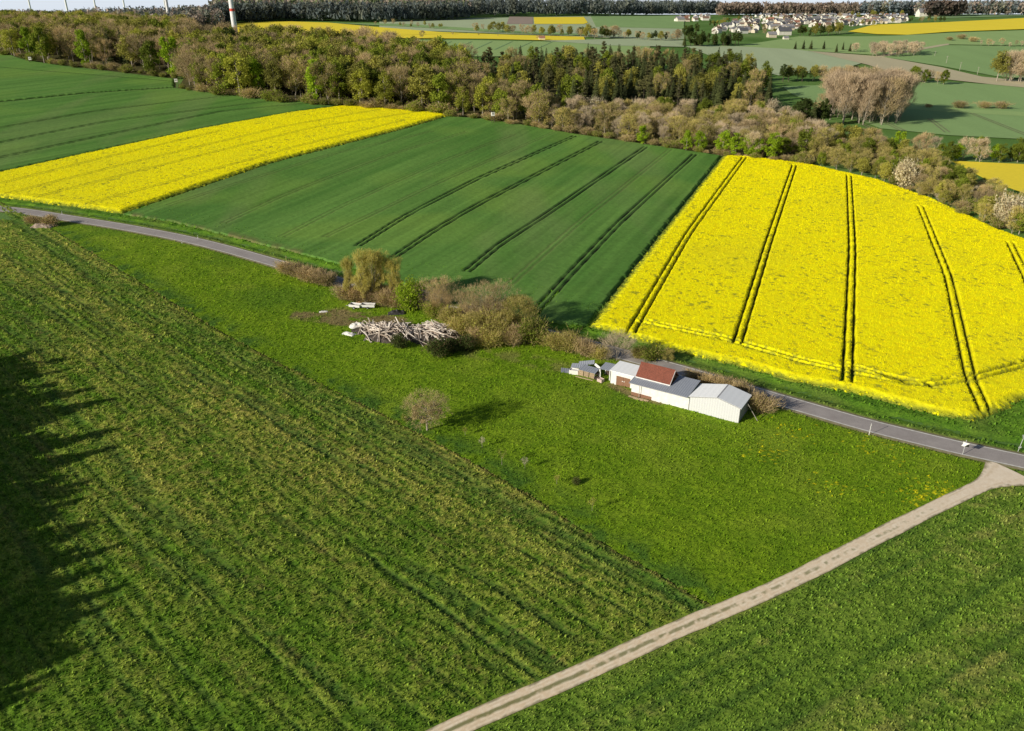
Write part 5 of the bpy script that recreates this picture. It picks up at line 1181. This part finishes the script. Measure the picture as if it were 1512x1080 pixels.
s_ = lt.scale.x; mt = tri_mesh('mistletoe', tri_cloud(ball(700, .4)*.55, .14), L_DARK); link('mistletoe', mt, lt, loc=(-1.0/s_, -.4/s_, 7.3/lt.scale.z))
near('neargreen', 597, 622, 10, 'low dark green bush left of the lone tree', .8)
SAP = [(712, 662, 15, 'whitish young tree nearest the lone tree'), (741, 688, 25, 'thin young tree, second along the field border'), (775, 693, 16, 'pale young tree right of the thin one'), (822, 716, 14, 'young tree low in the grass before the dark patch'), (874, 756, 20, 'young tree lowest along the field border'), (687, 644, 12, 'slim young tree close to the lone tree')]
for px, py, hp, lb in SAP:
    v = PZ(px, py); H = tall(px, py, hp); t = thing('young_tree', lb, 'young tree', v, random.random()*6); mb = MB(); tips = []; mb.tube((0, 0, -.2), (0, 0, H*.5), .035, .025, 5, False)
    for k in range(4): a = k*1.6; skeleton(mb, Vector((0, 0, H*.42+.1*k)), Vector((math.cos(a)*.5, math.sin(a)*.5, 1)).normalized(), H*.26, .018, 1, 2, 2, tips, .6, .3, 4)
    mb.obj('trunk', M_PALEBARK, t); T = np.array([q[0][:] for q in tips]); k = RNG.integers(0, len(T), 260); link('crown', tri_mesh('young_crown', tri_cloud(T[k]+RNG.normal(size=(260, 3))*.16, .11), L_WHITE if hp in (15, 16) else L_OLIVE), t)
near('neardark', 850, 716, 10, 'small dark bush alone in the bright meadow', .8)
reg('nearspruce', 3, 20, lambda: proto_spruce(20, 7, 36, 24, .5, 0), M_BARK, L_SPRUCE); KIND['nearspruce'] = ('spruce_tree', 'conifer')
# spruces left of the photograph; their shadows reach into the mown field
SH = 3.0/math.tan(math.radians(22))
TIPS = [(95, 548), (40, 540), (125, 578), (152, 594), (100, 612), (154, 640), (148, 668), (85, 690), (122, 715), (100, 745), (60, 775), (160, 812), (122, 850), (166, 872), (132, 905), (70, 935), (100, 968), (60, 1005), (20, 1035)]
TIPS += [(20, 560), (62, 585), (40, 625), (80, 650), (50, 680), (30, 720), (70, 730), (40, 770), (20, 800), (90, 830), (50, 860), (85, 890), (40, 920), (30, 960), (10, 1000)]
TIPS += [(-10, 545), (-20, 590), (-10, 640), (-25, 690), (-15, 740), (-30, 790), (-20, 840), (-30, 890), (-20, 940), (-40, 990), (0, 610), (0, 670), (0, 760), (0, 870)]
for i, (px, py) in enumerate(TIPS):
    x, y = P(px, py); H = 19+5*random.random()+(2 if i >= 19 else 0); k = H*(.95 if i < 19 else 1.0)/math.tan(math.radians(22)); tree('nearspruce', x-.84*k, y-.5426*k, H, 'tall dark tree standing left of the photo beside the mown field', 'trees left of the photo', .95+.7*random.random() if i < 19 else 1.6)
for i in range(40):
    px = random.uniform(5, 55)+(i % 3)*14; py = 528+i*11.5; x, y = P(px, py); H = random.uniform(15, 18); k = H*.93/math.tan(math.radians(22)); tree('dark', x-.84*k, y-.5426*k, H, 'broad dark tree in the belt left of the photo', 'broad trees left of the photo', 1.35)
print('TREES', CNT, 'HOUSES', len(spots))
# ------------------------------------------------------------------ light, sky, camera
SUN = Vector((-.84*math.cos(math.radians(22)), -.5426*math.cos(math.radians(22)), math.sin(math.radians(22))))
w = bpy.data.worlds.new('World'); SC.world = w; w.use_nodes = True; nt = w.node_tree
sky = nt.nodes.new('ShaderNodeTexSky'); sky.sky_type = 'NISHITA'; sky.sun_disc = False
sky.sun_elevation = math.radians(22); sky.sun_rotation = math.atan2(SUN.x, SUN.y); sky.air_density = 1.0; sky.dust_density = 1.2; sky.ozone_density = 1.0
tc = nt.nodes.new('ShaderNodeTexCoord'); sx = nt.nodes.new('ShaderNodeSeparateXYZ'); nt.links.new(tc.outputs['Generated'], sx.inputs[0])
rp = nt.nodes.new('ShaderNodeValToRGB'); e = rp.color_ramp.elements; e[0].position = 0.0; e[0].color = (10.2, 11.4, 13.2, 1); e[1].position = .10; e[1].color = (0, 0, 0, 1); nt.links.new(sx.outputs[2], rp.inputs[0])
# bright haze that hugs the horizon
ad = nt.nodes.new('ShaderNodeMix'); ad.data_type = 'RGBA'; ad.blend_type = 'ADD'; ad.inputs[0].default_value = 1; nt.links.new(sky.outputs[0], ad.inputs[6]); nt.links.new(rp.outputs[0], ad.inputs[7])
nt.links.new(ad.outputs[2], nt.nodes['Background'].inputs[0]); nt.nodes['Background'].inputs[1].default_value = .06
sl = bpy.data.lights.new('sun', 'SUN'); sl.energy = 5.0; sl.angle = math.radians(.5); sl.color = (1, .925, .78)
so = bpy.data.objects.new('sun', sl); COL.objects.link(so); so.rotation_euler = SUN.to_track_quat('Z', 'Y').to_euler()
cd = bpy.data.cameras.new('camera'); co = bpy.data.objects.new('camera', cd); COL.objects.link(co)
cd.sensor_width = 36; cd.lens = FPX/1512*36; cd.clip_start = 1; cd.clip_end = 30000
co.location = (0, 0, CAMH); co.rotation_euler = (PI/2-PITCH, 0, 0); SC.camera = co
SC.view_settings.view_transform = 'Standard'; SC.view_settings.look = 'None'; SC.view_settings.exposure = 0
